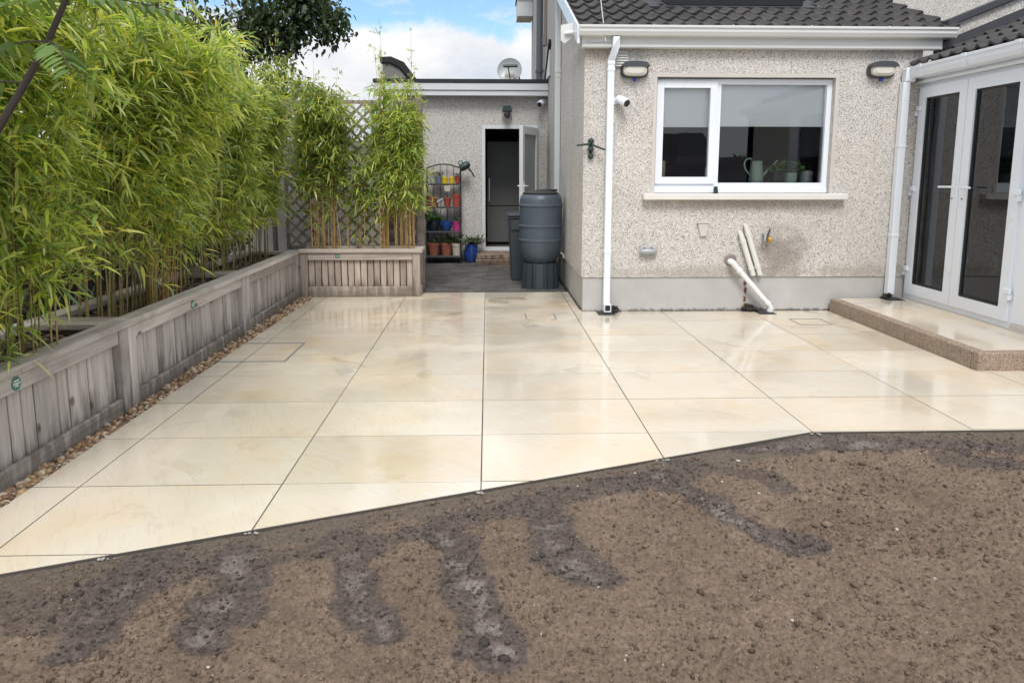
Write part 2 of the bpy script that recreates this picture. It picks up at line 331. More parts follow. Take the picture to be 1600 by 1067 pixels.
# ------------------------------------------------------------------ mesh helpers
ORG = {}
def org(o): return ORG.get(o.name, Vector((0, 0, 0)))
def setp(o, label=None, cat=None, group=None, kind=None):
    if label: o['label'] = label
    if cat: o['category'] = cat
    if group: o['group'] = group
    if kind: o['kind'] = kind
    return o
def root(name, loc, label, cat, group=None):
    o = bpy.data.objects.new(name, None); o.empty_display_size = .1; COL.objects.link(o); o.location = loc
    ORG[o.name] = Vector(loc); return setp(o, label, cat, group)
class MB:
    def __init__(s): s.v = []; s.f = []
    def add(s, vs, fs):
        n = len(s.v); s.v += [tuple(x) for x in vs]; s.f += [tuple(i+n for i in f) for f in fs]; return s
    def box(s, x0, x1, y0, y1, z0, z1, m=None):
        vs = [Vector((x, y, z)) for z in (z0, z1) for y in (y0, y1) for x in (x0, x1)]
        if m is not None: vs = [m @ p for p in vs]
        return s.add(vs, [(0, 2, 3, 1), (4, 5, 7, 6), (0, 1, 5, 4), (2, 6, 7, 3), (0, 4, 6, 2), (1, 3, 7, 5)])
    def prism(s, pts, d):                    # closed planar outline swept along d
        d = Vector(d); n = len(pts); a = [Vector(p) for p in pts]; b = [p+d for p in a]
        return s.add(a+b, [tuple(range(n))[::-1], tuple(range(n, 2*n))] + [(i, (i+1) % n, n+(i+1) % n, n+i) for i in range(n)])
    def tube(s, pts, r, seg=8, caps=True):
        pts = [Vector(p) for p in pts]; n = len(pts); rs = r if isinstance(r, (list, tuple)) else [r]*n
        vs = []; up = None
        for i, p in enumerate(pts):
            t = (pts[min(i+1, n-1)]-pts[max(i-1, 0)]).normalized()
            if up is None: up = Vector((0, 0, 1)) if abs(t.z) < .9 else Vector((1, 0, 0))
            a = t.cross(up).normalized(); b = a.cross(t).normalized(); up = b
            for k in range(seg):
                th = 2*math.pi*k/seg; vs.append(p+(a*math.cos(th)+b*math.sin(th))*rs[i])
        fs = [(i*seg+k, i*seg+(k+1) % seg, (i+1)*seg+(k+1) % seg, (i+1)*seg+k) for i in range(n-1) for k in range(seg)]
        if caps: fs += [tuple(range(seg))[::-1], tuple(range((n-1)*seg, n*seg))]
        return s.add(vs, fs)
    def lathe(s, prof, c=(0, 0, 0), seg=24, m=None):
        c = Vector(c); vs = []
        for r, z in prof:
            for k in range(seg):
                th = 2*math.pi*k/seg; p = Vector((r*math.cos(th), r*math.sin(th), z)); vs.append((m @ p if m is not None else p)+c)
        n = len(prof)
        fs = [(i*seg+k, i*seg+(k+1) % seg, (i+1)*seg+(k+1) % seg, (i+1)*seg+k) for i in range(n-1) for k in range(seg)]
        fs += [tuple(range(seg))[::-1], tuple(range((n-1)*seg, n*seg))]
        return s.add(vs, fs)
    def mesh(s, name, mat, o=Vector((0, 0, 0)), bevel=0, smooth=False):
        me = bpy.data.meshes.new(name); me.from_pydata([(v[0]-o[0], v[1]-o[1], v[2]-o[2]) for v in s.v], [], s.f); me.update()
        if bevel:
            bm = bmesh.new(); bm.from_mesh(me)
            es = [e for e in bm.edges if len(e.link_faces) == 2 and e.calc_face_angle(0) > .5]
            bmesh.ops.bevel(bm, geom=es, offset=bevel, segments=1, affect='EDGES', clamp_overlap=True); bm.to_mesh(me); bm.free()
        if smooth:
            me.polygons.foreach_set('use_smooth', [True]*len(me.polygons)); me.set_sharp_from_angle(angle=R(40))
        me.materials.append(M[mat] if isinstance(mat, str) else mat); return me
    def build(s, name, mat, parent=None, label=None, cat=None, group=None, kind=None, loc=None, bevel=0, smooth=False):
        o_ = org(parent) if parent else (Vector(loc) if loc is not None else Vector((0, 0, 0)))
        ob = bpy.data.objects.new(name, s.mesh(name, mat, o_, bevel, smooth)); COL.objects.link(ob)
        if parent: ob.parent = parent
        else: ob.location = o_
        ORG[ob.name] = o_; return setp(ob, label, cat, group, kind)
def piece(name, me, parent, loc, rot=None):     # one more piece that shares mesh data
    ob = bpy.data.objects.new(name, me); COL.objects.link(ob); ob.parent = parent
    mt = rot.to_4x4() if rot is not None else Matrix(); mt.translation = Vector(loc)-org(parent); ob.matrix_local = mt
    ORG[ob.name] = Vector(loc); return ob
def slab(axis, lo, hi, u0, u1, v0, v1, holes=()):   # wall with openings; axis is its normal, u the other ground axis, v = z
    us = sorted({u0, u1, *[x for h in holes for x in h[:2]]}); vs = sorted({v0, v1, *[x for h in holes for x in h[2:]]})
    us = [u for u in us if u0 <= u <= u1]; vs = [v for v in vs if v0 <= v <= v1]
    solid = lambda i, j: 0 <= i < len(us)-1 and 0 <= j < len(vs)-1 and not any(h[0] <= (us[i]+us[i+1])/2 <= h[1] and h[2] <= (vs[j]+vs[j+1])/2 <= h[3] for h in holes)
    mb = MB(); P = (lambda n, u, v: (u, n, v)) if axis == 1 else (lambda n, u, v: (n, u, v))
    for i in range(len(us)-1):
        for j in range(len(vs)-1):
            if not solid(i, j): continue
            a, b, c, d = us[i], us[i+1], vs[j], vs[j+1]
            for n in (lo, hi): mb.add([P(n, a, c), P(n, b, c), P(n, b, d), P(n, a, d)], [(0, 1, 2, 3)])
            for di, dj, e in ((-1, 0, ((a, c), (a, d))), (1, 0, ((b, c), (b, d))), (0, -1, ((a, c), (b, c))), (0, 1, ((a, d), (b, d)))):
                if not solid(i+di, j+dj): mb.add([P(lo, *e[0]), P(lo, *e[1]), P(hi, *e[1]), P(hi, *e[0])], [(0, 1, 2, 3)])
    return mb
def ring(axis, lo, hi, u0, u1, v0, v1, wl, wr, wb, wt): return slab(axis, lo, hi, u0, u1, v0, v1, [(u0+wl, u1-wr, v0+wb, v1-wt)])
def fast_mesh(name, co, faces4, mat, tone=None, attr='tone', tri=None):
    co = np.asarray(co, np.float32); me = bpy.data.meshes.new(name); nf = len(faces4); nt = 0 if tri is None else len(tri)
    me.vertices.add(len(co)); me.vertices.foreach_set('co', co.ravel())
    loops = np.asarray(faces4, np.int32).ravel(); 
    if nt: loops = np.concatenate([loops, np.asarray(tri, np.int32).ravel()])
    me.loops.add(len(loops)); me.loops.foreach_set('vertex_index', loops)
    me.polygons.add(nf+nt); st = np.concatenate([np.arange(nf)*4, nf*4+np.arange(nt)*3]).astype(np.int32)
    me.polygons.foreach_set('loop_start', st); me.update(calc_edges=True); me.validate()
    if tone is not None:
        a = me.color_attributes.new(attr, 'FLOAT_COLOR', 'POINT'); t4 = np.ones((len(co), 4), np.float32); t4[:, :3] = tone; a.data.foreach_set('color', t4.ravel())
    me.materials.append(M[mat]); return me
_T = np.random.default_rng(3).random((256, 256))
def vnoise(x, y, s=0):
    x = np.asarray(x)+s*17.3; y = np.asarray(y)+s*31.7; xi = np.floor(x).astype(int); yi = np.floor(y).astype(int); fx = x-xi; fy = y-yi
    fx = fx*fx*(3-2*fx); fy = fy*fy*(3-2*fy); g = lambda a, b: _T[a % 256, b % 256]
    return (g(xi, yi)*(1-fx)+g(xi+1, yi)*fx)*(1-fy)+(g(xi, yi+1)*(1-fx)+g(xi+1, yi+1)*fx)*fy
def fbm(x, y, o=4, s=0): return sum(vnoise(x*2**i, y*2**i, s+i)*.5**i for i in range(o))/sum(.5**i for i in range(o))

# ------------------------------------------------------------------ ground
def sheet(name, xs, ys, zf, mat, kind='structure'):
    gx, gy = np.meshgrid(xs, ys); gz = zf(gx, gy); n, m_ = gx.shape
    co = np.stack([gx, gy, gz], -1).reshape(-1, 3); i = np.arange(n*m_).reshape(n, m_)
    f = np.stack([i[:-1, :-1], i[:-1, 1:], i[1:, 1:], i[1:, :-1]], -1).reshape(-1, 4); return co, f
co, f = sheet('ground', np.linspace(-400, 400, 41), np.linspace(-400, 400, 41), lambda x, y: 0*x-.14, 'ground')
ob = bpy.data.objects.new('ground', fast_mesh('ground', co, f, 'ground')); COL.objects.link(ob); setp(ob, kind='structure')

EDGE_A, EDGE_B = Vector((-2.06, -.865)), Vector((1.789, .588))      # cut edge of the patio
def edge_y(x): return np.where(x < EDGE_B.x, EDGE_A.y+(x-EDGE_A.x)*(EDGE_B.y-EDGE_A.y)/(EDGE_B.x-EDGE_A.x), EDGE_B.y)
xs = np.concatenate([np.linspace(-7, -2.2, 24)[:-1], np.linspace(-2.2, 3.2, 820), np.linspace(3.2, 9, 30)[1:]])
ys = np.concatenate([np.linspace(-9, -1.6, 30)[:-1], np.linspace(-1.6, .68, 345)])
runs = [([(352, 870), (362, 915), (345, 955), (308, 992)], 46, 1), ([(30, 950), (140, 945), (215, 905), (250, 880)], 42, 0), ([(215, 905), (150, 960), (112, 1000)], 34, 1),
        ([(560, 860), (556, 920), (585, 960), (600, 990)], 36, 1), ([(690, 822), (726, 880), (752, 935), (770, 1005)], 42, 2), ([(845, 790), (872, 840), (905, 880), (940, 903)], 40, 1),
        ([(1040, 745), (1110, 782), (1180, 820), (1255, 850)], 28, 2), ([(1060, 722), (1180, 740), (1230, 758)], 22, 0), ([(1150, 700), (1320, 692), (1470, 697), (1620, 703)], 21, 1), ([(1480, 715), (1620, 730)], 22, 0), 
        ([(0, 940), (150, 916), (330, 884), (480, 858), (640, 826), (800, 792), (930, 764), (1080, 734)], 27, 0)]
def seg_dist(px, py, pts):
    d = np.full(px.shape, 1e9)
    for a, b in zip(pts[:-1], pts[1:]):
        ab = b-a; t = np.clip(((px-a.x)*ab.x+(py-a.y)*ab.y)/max(ab.length_squared, 1e-9), 0, 1); d = np.minimum(d, np.hypot(px-a.x-t*ab.x, py-a.y-t*ab.y))
    return d
def soil_fields(x, y):
    wet = np.zeros(x.shape); silt = np.zeros(x.shape); cut = np.zeros(x.shape)
    wob = (fbm(x*4, y*4, 4, 5)-.5); wx = x+wob*.16; wy = y+(fbm(x*4.5, y*4.5, 4, 9)-.5)*.16
    sp = (fbm(x*16, y*16, 4, 2)-.5)
    for pts, wpx, s_ in runs:
        w3 = [at(px, py, 2, -.02) for px, py in pts]; P2 = [Vector((p.x, p.y)) for p in w3]
        wm = wpx/F*(w3[len(w3)//2]-CAM).length; d = seg_dist(wx, wy, P2)/wm + sp*.95
        k = np.clip((1.2-d)/.42, 0, 1); k = k*k*(3-2*k); wet = np.maximum(wet, k*(.9 if s_ else .72))
        if s_: 
            q = np.clip((.46-d-sp*1.1)/.4, 0, 1)*(.95 if s_ == 2 else .65)*np.clip(fbm(x*9, y*9, 3, 4)*1.8-.35, 0, 1); silt = np.maximum(silt, q)
            cut = np.maximum(cut, np.clip(1-d, 0, 1)**1.5*.02)
    de = (edge_y(x)-y)
    band = np.clip((.22+wob*.2-de)/.08, 0, 1)
    return wet, silt, band, cut, de
def soil_z(x, y, fine=True):
    wet, silt, band, cut, de = soil_fields(x, y)
    near = np.clip(de/.25, 0, 1)
    z = -.010-.024*near + (fbm(x*1.3, y*1.3, 3, 1)-.5)*.05*near + (fbm(x*6, y*6, 4, 3)-.5)*.026*(.35+.65*near)
    if fine:
        rough = (1-.5*wet)*(.25+.75*near)
        lump = fbm(x*30, y*30, 2, 8); crumb = fbm(x*75, y*75, 2, 12); z = z+(lump-.5)*.013*rough+(crumb-.5)*.013*rough+np.clip(crumb-.62, 0, 1)*.045*rough+np.clip(fbm(x*14, y*14, 3, 14)-.62, 0, 1)*.05*rough*near
    return z-cut, wet, silt, band
gx, gy = np.meshgrid(xs, ys); gz, wet, silt, band = soil_z(gx, gy)
gz = np.where(gy > edge_y(gx)+.002, np.minimum(gz, -.03), gz)
i = np.arange(gx.size).reshape(gx.shape); ff = np.stack([i[:-1, :-1], i[:-1, 1:], i[1:, 1:], i[1:, :-1]], -1).reshape(-1, 4)
me = fast_mesh('soil', np.stack([gx, gy, gz], -1).reshape(-1, 3), ff, 'soil', np.stack([wet, silt, band], -1).reshape(-1, 3), 'wet')
me.polygons.foreach_set('use_smooth', [True]*len(me.polygons))
soil = bpy.data.objects.new('soil', me); COL.objects.link(soil); setp(soil, kind='structure')
# clods and small stones lying on the soil
def ico():
    bm = bmesh.new(); bmesh.ops.create_icosphere(bm, subdivisions=1, radius=1); v = np.array([p.co[:] for p in bm.verts]); f_ = np.array([[q.index for q in p.verts] for p in bm.faces]); bm.free(); return v, f_
def ico2():
    bm = bmesh.new(); bmesh.ops.create_icosphere(bm, subdivisions=2, radius=1); v = np.array([p.co[:] for p in bm.verts]); f_ = np.array([[q.index for q in p.verts] for p in bm.faces]); bm.free(); return v, f_
IV, IF = ico(); IV2, IF2 = ico2()
def lumps(name, pos, size, tone, mat, flat=(.55, .85), jag=.28, hi=False):
    V, Fc = (IV2, IF2) if hi else (IV, IF); n = len(pos); k = len(V); sc = rng.uniform(.7, 1.25, (n, 1, 3))*np.asarray(size)[:, None, None]; sc[:, :, 2] *= rng.uniform(*flat, (n, 1))
    v = V[None]*(1+rng.uniform(-jag, jag, (n, k, 1)))*sc; a = rng.uniform(0, 6.28, n); ca, sa = np.cos(a)[:, None], np.sin(a)[:, None]
    v = np.stack([v[:, :, 0]*ca-v[:, :, 1]*sa, v[:, :, 0]*sa+v[:, :, 1]*ca, v[:, :, 2]], -1)+np.asarray(pos)[:, None, :]
    fc = (Fc[None]+(np.arange(n)*k)[:, None, None]).reshape(-1, 3)
    me = fast_mesh(name, v.reshape(-1, 3), np.zeros((0, 4), int), mat, np.repeat(np.asarray(tone), k, 0), tri=fc); me.polygons.foreach_set('use_smooth', [True]*len(me.polygons)); return me
N = 62000; cx = rng.uniform(-2.1, 2.9, N); cy = rng.uniform(-1.6, .58, N); keep = cy < edge_y(cx)-.03; cx, cy = cx[keep], cy[keep]
clump = fbm(cx*3, cy*3, 3, 21); keep = rng.random(len(cx)) < np.clip((clump-.3)*2.2, .38, 1); cx, cy = cx[keep], cy[keep]
cz, cw, _, _ = soil_z(cx, cy); sz = np.clip(rng.lognormal(math.log(.0036), .5, len(cx)), .0018, .021); cz = cz+sz*.15
tone = np.where(cw[:, None] > .4, np.array([.085, .07, .063]), np.array([.158, .116, .085]))*rng.uniform(.45, 1.15, (len(cx), 1))
pale = rng.random(len(cx)) < .008; tone[pale] = np.array([.42, .38, .33])*rng.uniform(.8, 1.2, (pale.sum(), 1))
cl = bpy.data.objects.new('soil_clods', lumps('soil_clods', np.stack([cx, cy, cz], -1), sz, tone, 'clod', (.5, .8))); COL.objects.link(cl)
setp(cl, 'brown crumbs, clods and pebbles scattered over the bare soil', 'clods', kind='stuff')

# ------------------------------------------------------------------ patio paving
def clip(poly, a, b):                            # keep the part of poly left of the line a->b
    out = []; side = lambda p: (b[0]-a[0])*(p[1]-a[1])-(b[1]-a[1])*(p[0]-a[0])
    for p, q in zip(poly, poly[1:]+poly[:1]):
        sp_, sq = side(p), side(q)
        if sp_ >= 0: out.append(p)
        if (sp_ >= 0) != (sq >= 0): t = sp_/(sp_-sq); out.append((p[0]+(q[0]-p[0])*t, p[1]+(q[1]-p[1])*t))
    return out
def bed(name, outline, z0, z1, mat):
    return MB().prism([(x, y, z0) for x, y in outline], (0, 0, z1-z0)).build(name, mat, kind='structure')
patio = bed('patio', [(-2.03, -.862), (1.79, .581), (6.5, .581), (6.5, 5.4), (-.74, 5.33), (-.74, 5.04), (-1.93, 5.04)], -.05, -.0013, 'grout')  # bed runs just past the slabs, a dark line along the cut edge
def tile_obj(poly, parent, top=0.0, th=.02):
    area = abs(sum(p[0]*q[1]-q[0]*p[1] for p, q in zip(poly, poly[1:]+poly[:1])))/2
    if len(poly) < 3 or area < .002: return
    c = (sum(p[0] for p in poly)/len(poly), sum(p[1] for p in poly)/len(poly)); n = len(poly); e = .0007
    ins = []
    for x, y in poly:
        d = math.hypot(x-c[0], y-c[1]); k = max(0, 1-e*1.4/d); ins.append((c[0]+(x-c[0])*k, c[1]+(y-c[1])*k))
    z = top+random.uniform(-.0003, .0005)
    v = [(x, y, top-th) for x, y in poly]+[(x, y, z-.0006) for x, y in poly]+[(x, y, z) for x, y in ins]
    f_ = [tuple(range(2*n, 3*n))]+[(i, (i+1) % n, n+(i+1) % n, n+i) for i in range(n)]+[(n+i, n+(i+1) % n, 2*n+(i+1) % n, 2*n+i) for i in range(n)]
    MB().add(v, f_).build('paving_slab', 'paving', parent)
G = .0029
for c in range(-1, 8):
    for r in range(-2, 10):
        x0, x1 = (c-2)*.9+G, (c-1)*.9-G; y0, y1 = r*.6+G*1.35, (r+1)*.6-G*1.35
        jx, jy = random.uniform(-.0008, .0008), random.uniform(-.0012, .0012)
        p = [(x0+jx, y0+jy), (x1+jx, y0+jy), (x1+jx, y1+jy), (x0+jx, y1+jy)]
        p = clip(p, (EDGE_A.x, EDGE_A.y), (EDGE_B.x, EDGE_B.y)) if c < 4 else p
        if len(p) > 2: p = clip(p, (0, EDGE_B.y), (1, EDGE_B.y)) if x0 > 1.78 else p
        if len(p) > 2: p = clip(p, (-1.935, 5.0), (-2.025, -.9))                 # gravel side
        top = 5.035 if x1 < -.7 else 5.325
        if len(p) > 2 and c >= 1 and x0 < -.74 < x1: 
            top = 5.325
        if len(p) > 2: p = clip(p, (1, top), (0, top))
        if len(p) > 2 and x0 >= .88:                                             # up to the plinth
            if x0 < .95: p2 = clip(p, (.976, 0), (.976, 1)) if y0 >= 4.0 else p; p = p2
            else: p = clip(p, (1, 4.078), (0, 4.078))
        if len(p) > 2 and x1 > 3.52 and y1 > 1.78 and x0 < 3.52 and y0 > 1.7: p = clip(p, (3.515, 0), (3.515, 1))
        if len(p) > 2 and x0 >= 3.52 and y1 > 1.76:
            p = clip(p, (1, 1.765), (0, 1.765))
        if len(p) > 2: tile_obj(p, patio)

# door step: granite kerb round three slabs
step = root('door_step', (3.52, 1.77, 0), 'low step of cream paving with brown granite kerb before the french doors', 'step')
MB().box(3.60, 4.30, 1.85, 4.06, -.02, .108).build('core', 'grout', step)
ys_ = [1.772, 2.69, 3.62, 4.05]
for a, b in zip(ys_[:-1], ys_[1:]): MB().box(3.52, 3.598, a+(.002 if a > 1.8 else .082), b-.002, -.03, .13).build('kerb_stone', 'granite', step, bevel=.006)
for a, b in ((3.522, 4.42), (4.424, 5.3)): MB().box(a, b, 1.768, 1.85, -.03, .1305).build('kerb_stone', 'granite', step, bevel=.006)
for a, b, x0, x1 in ((1.853, 2.39, 3.602, 4.13), (1.853, 2.39, 4.134, 5.0), (2.394, 2.99, 3.602, 4.29), (2.994, 3.59, 3.602, 4.29), (3.594, 4.05, 3.602, 4.29)):
    tile_obj([(x0, a), (x1, a), (x1, b), (x0, b)], step, .131)
MB().box(5.0, 5.3, 1.86, 2.4, -.02, .108).build('core', 'grout', step)

# recessed covers, drains and gullies
def bars(name, segs, mat, z0, z1, wd, label, cat, group=None):
    rt = root(name, (segs[0][0][0], segs[0][0][1], 0), label, cat, group)
    for a, b in segs:
        a, b = Vector(a), Vector(b); n = Vector((-(b-a).y, (b-a).x)).normalized()*wd/2
        MB().prism([(*(a+n), z0), (*(b+n), z0), (*(b-n), z0), (*(a-n), z0)], (0, 0, z1-z0)).build('frame_bar', mat, rt)
    return rt
bars('inspection_cover', [((-2.0, 2.775), (-1.478, 2.775)), ((-1.486, 2.769), (-1.486, 2.19)), ((-2.0, 2.183), (-1.478, 2.183))], 'coverframe', .0005, .0032, .016, 'large inspection cover frame set in the paving beside the gravel strip', 'drain cover')
bars('inspection_cover', [((.405, 3.69), (.405, 3.985)), ((.69, 3.69), (.69, 3.985)), ((.42, 3.685), (.46, 3.685)), ((.64, 3.685), (.68, 3.685))], 'coverframe', .0005, .003, .011, 'small inspection cover with only its side bars showing, before the water butt', 'drain cover')
bars('inspection_cover', [((2.945, 3.645), (3.232, 3.645)), ((3.238, 3.65), (3.238, 3.372)), ((2.945, 3.377), (3.232, 3.377)), ((2.939, 3.65), (2.939, 3.372))], 'coverframe', .0005, .003, .009, 'small square inspection cover frame beside the granite step', 'drain cover')
rt = root('drain_channel', (-.72, 5.36, 0), 'narrow slotted drain channel between the patio and the brick yard', 'drain')
MB().box(-.735, .985, 5.33, 5.40, -.06, -.012).build('channel', 'black', rt)
me = MB().box(0, .011, 0, .066, 0, .0095).mesh('grating_bar', 'skylead')
for k in range(86): piece('grating_bar', me, rt, (-.73+k*.02, 5.332, -.0115))
for (x, y, s_, lab) in ((1.215, 3.985, .085, 'square black gully grate under the white downpipe by the house corner'), (2.83, 3.975, .085, 'square black gully grate under the slanting waste pipe'), (4.13, 3.985, .09, 'square black gully grate on the step under the downpipe by the french doors')):
    z = .132 if x > 4 else .001; rt = root('gully_grate', (x, y, z), lab, 'gully')
    MB().box(x-s_, x+s_, y-s_, y+s_, z, z+.004).build('tray', 'black', rt)
    for k in range(5): MB().box(x-s_*.8, x+s_*.8, y-s_*.75+k*s_*.34, y-s_*.75+k*s_*.34+.012, z+.0045, z+.009).build('bar', 'grey_plastic', rt)
def heap(x, y, sx, sz, lab, z0=0):
    n = 30; pos = np.stack([x+rng.normal(0, sx*.45, n), y+rng.normal(0, .018, n)-.01, np.full(n, z0+.004)], -1); pos[:, 2] += rng.random(n)*sz*np.exp(-((pos[:, 0]-x)/sx)**2)
    o = bpy.data.objects.new('dirt_heap', lumps('dirt_heap', pos, rng.uniform(.012, .026, n), np.tile([.05, .042, .036], (n, 1)), 'clod')); COL.objects.link(o); setp(o, lab, 'dirt')
heap(1.31, 4.05, .05, .06, 'small crumbly heap of dark dirt beside the downpipe foot at the house corner'); heap(2.70, 4.05, .10, .07, 'dark crumbly mortar heap against the plinth by the slanting waste pipe'); heap(4.10, 4.03, .05, .06, 'dark dirt heap at the downpipe foot on the step', .13)

# brick yard beyond the drain
yard = bed('yard', [(-1.05, 5.40), (.985, 5.40), (.985, 8.62), (-1.05, 8.62)], -.09, -.026, 'grout')
mb = MB(); yy = 5.405; row = 0
while yy < 8.6:
    xx = -1.04-(.1 if row % 2 else 0)
    while xx < .97:
        a, b = max(xx, -1.04)+.002, min(xx+.2, .975)-.002
        if b-a > .02: z = -.014+random.uniform(-.003, .003); mb.box(a, b, yy+.002, yy+.098, -.05, z)
        xx += .2
    yy += .1; row += 1
mb.build('bricks', 'yard', yard, kind='stuff')

# gravel strip
gb = bed('gravel_bed', [(-2.14, -.95), (-2.02, -.95), (-1.93, 5.05), (-2.14, 5.05)], -.08, -.03, 'compost')
N = 2800; gy_ = rng.uniform(-.9, 5.05, N); wl = -2.105; wr = -2.02+(gy_+.9)/5.95*.09-.012; gx_ = wl+(wr-wl)*rng.random(N); s_ = rng.uniform(.008, .019, N)
pal = np.array([[.30, .17, .09], [.42, .27, .15], [.22, .13, .08], [.48, .38, .27], [.36, .22, .11], [.16, .11, .08], [.55, .46, .36]])
o = bpy.data.objects.new('gravel', lumps('gravel', np.stack([gx_, gy_, -.022+rng.random(N)*.022], -1), s_, pal[rng.integers(0, 7, N)]*rng.uniform(.7, 1.1, (N, 1)), 'gravel', (.55, .9), .16, True)); COL.objects.link(o)
setp(o, 'strip of small brown gravel between the planters and the paving', 'gravel', kind='stuff')

# ------------------------------------------------------------------ house
house = root('house', (.98, 4.08, 0), 'pebbledashed house with white window and doors, tiled lean-to roof and flat roofed wing', 'house')
def part(name, mb, mat, parent=house, **k): return mb.build(name, mat, parent, **k)
WX0, WX1, WZ0, WZ1 = 1.688, 3.452, 1.192, 2.318
part('front_wall', slab(1, 4.08, 4.36, .98, 4.30, .352, 2.62, [(WX0, WX1, WZ0, WZ1)]), 'dash')
part('front_plinth', MB().box(.992, 4.31, 4.093, 4.36, -.05, .352), 'plinth')
part('side_wall', MB().box(.98, 1.26, 4.36, 6.50, .352, 2.62).prism([(.981, 4.0, 2.62), (.981, 6.5, 2.62), (.981, 6.5, 3.66)], (.27, 0, 0)), 'dash')
part('side_plinth', MB().box(.992, 1.26, 4.36, 8.62, -.05, .352), 'plinth')
part('corner_bead', MB().box(.976, .986, 4.076, 4.086, .36, 2.6), 'dash')
part('render_joint', MB().box(1.086, 1.091, 4.076, 4.0795, .37, 2.57), 'trimplaster')
# two storey block behind
TS = 4.95
part('upper_rear_wall', MB().box(.98, 10.5, 6.50, 6.78, 2.30, TS), 'dash_old')
part('upper_side_wall', MB().box(.982, 1.26, 6.78, 12.9, .352, TS), 'dash_old')
part('upper_gable', MB().prism([(.983, 6.5, TS), (.983, 12.9, TS), (.983, 9.7, TS+1.9)], (.27, 0, 0)), 'dash_old')
part('upper_far_wall', MB().box(1.26, 10.5, 12.62, 12.9, 0, TS).box(10.22, 10.5, 6.78, 12.62, 0, TS), 'dash_old')
part('upper_roof', MB().prism([(.80, 6.1, TS-.12), (.80, 9.7, TS+2.04), (.80, 13.3, TS-.12), (.80, 13.3, TS-.02), (.80, 9.7, TS+2.16), (.80, 6.1, TS-.02)], (10, 0, 0)), 'rooftile')
part('eaves_box', MB().box(.66, .98, 12.45, 13.1, 4.58, 4.93), 'upvc_grey', bevel=.008); part('rear_eaves_box', MB().box(.68, 10.5, 6.12, 6.5, TS-.36, TS-.14), 'upvc_grey', bevel=.008)
part('eaves_capping', MB().box(.64, 1.0, 12.4, 13.15, 4.931, 4.985), 'felt')
# lean-to roof over the kitchen
SL = math.radians(22.0); TL = math.tan(SL); EY, EZ = 3.955, 2.735; RX0, RX1 = .915, 4.555
lean = part('roof', MB().prism([(RX0+.01, EY+.03, EZ), (RX0+.01, 6.5, EZ+TL*(6.47-EY)), (RX0+.01, 6.5, EZ-.05+TL*(6.47-EY)), (RX0+.01, EY+.03, EZ-.05)], (RX1-RX0-.02, 0, 0)), 'felt')
def tile_mesh():
    W_, L_, n = .333, .40, 16; mb = MB(); pr = lambda u: .019*(math.cos(2*math.pi*(u*2+.12))+.28*math.cos(4*math.pi*(u*2+.12)))
    rows = [(0.0, .030), (.012, .036), (.2, .018), (.40, .0)]
    vs = [(u*W_/n, y, z+pr(u/n)) for y, z in rows for u in range(n+1)]; m_ = n+1
    fs = [(j*m_+u, j*m_+u+1, (j+1)*m_+u+1, (j+1)*m_+u) for j in range(len(rows)-1) for u in range(n)]
    b = len(vs); vs += [(u*W_/n, 0, .030-.022+pr(u/n)*.8) for u in range(n+1)]; fs += [(u, b+u, b+u+1, u+1) for u in range(n)]
    b2 = len(vs); vs += [(0, y, z-.02) for y, z in rows]+[(W_, y, z-.02) for y, z in rows]
    for j in range(len(rows)-1): fs += [(j*m_, (j+1)*m_, b2+j+1, b2+j), (j*m_+n, b2+4+j, b2+5+j, (j+1)*m_+n)]
    mb.add(vs, fs); return mb.mesh('roof_tile', 'rooftile', smooth=True)
TM = tile_mesh(); RT = Matrix.Rotation(SL, 3, 'X'); GA = .335
nx = int(round((RX1-RX0)/.331)); up = RT @ Vector((0, 1, 0)); nrm = RT @ Vector((0, 0, 1))
SKX0, SKX1 = 1.95, 3.42                                    # roof window
for r in range(8):
    for c in range(nx):
        p = Vector((RX0+c*.331+random.uniform(-.002, .002), EY, EZ+.012))+up*(r*GA+random.uniform(-.006, .006))+nrm*random.uniform(0, .004)
        if r >= 3 and r < 7 and SKX0-.25 < p.x < SKX1-.05: continue
        piece('roof_tile', TM, lean, p, RT @ Matrix.Rotation(random.uniform(-.008, .008), 3, 'Z'))
def on_lean(x, s, h): return Vector((x, EY, EZ))+up*s+nrm*h
def lean_box(x0, x1, s0, s1, h0, h1):
    vs = [on_lean(x, s, h) for h in (h0, h1) for s in (s0, s1) for x in (x0, x1)]; return MB().add(vs, [(0, 2, 3, 1), (4, 5, 7, 6), (0, 1, 5, 4), (2, 6, 7, 3), (0, 4, 6, 2), (1, 3, 7, 5)])
SK0 = 3*GA+.02
rw = part('roof_window', lean_box(SKX0-.24, SKX1+.2, SK0-.07, SK0+1.3, .012, .045), 'skylead')
for a in ((SKX0, SKX1, SK0, SK0+.045), (SKX0, SKX0+.07, SK0+.07, SK0+1.15), (SKX1-.07, SKX1, SK0+.07, SK0+1.15), (SKX0, SKX1, SK0+1.15, SK0+1.22)): lean_box(*a, .046, .125).build('frame', 'skylead', rw, bevel=.006)
lean_box(SKX0+.09, SKX1-.09, SK0+.10, SK0+1.14, .106, .112).build('pane', 'glass', rw)
lean_box(SKX0+.072, SKX1-.072, SK0+.048, SK0+.12, .10, .118).build('sash', 'upvc', rw)
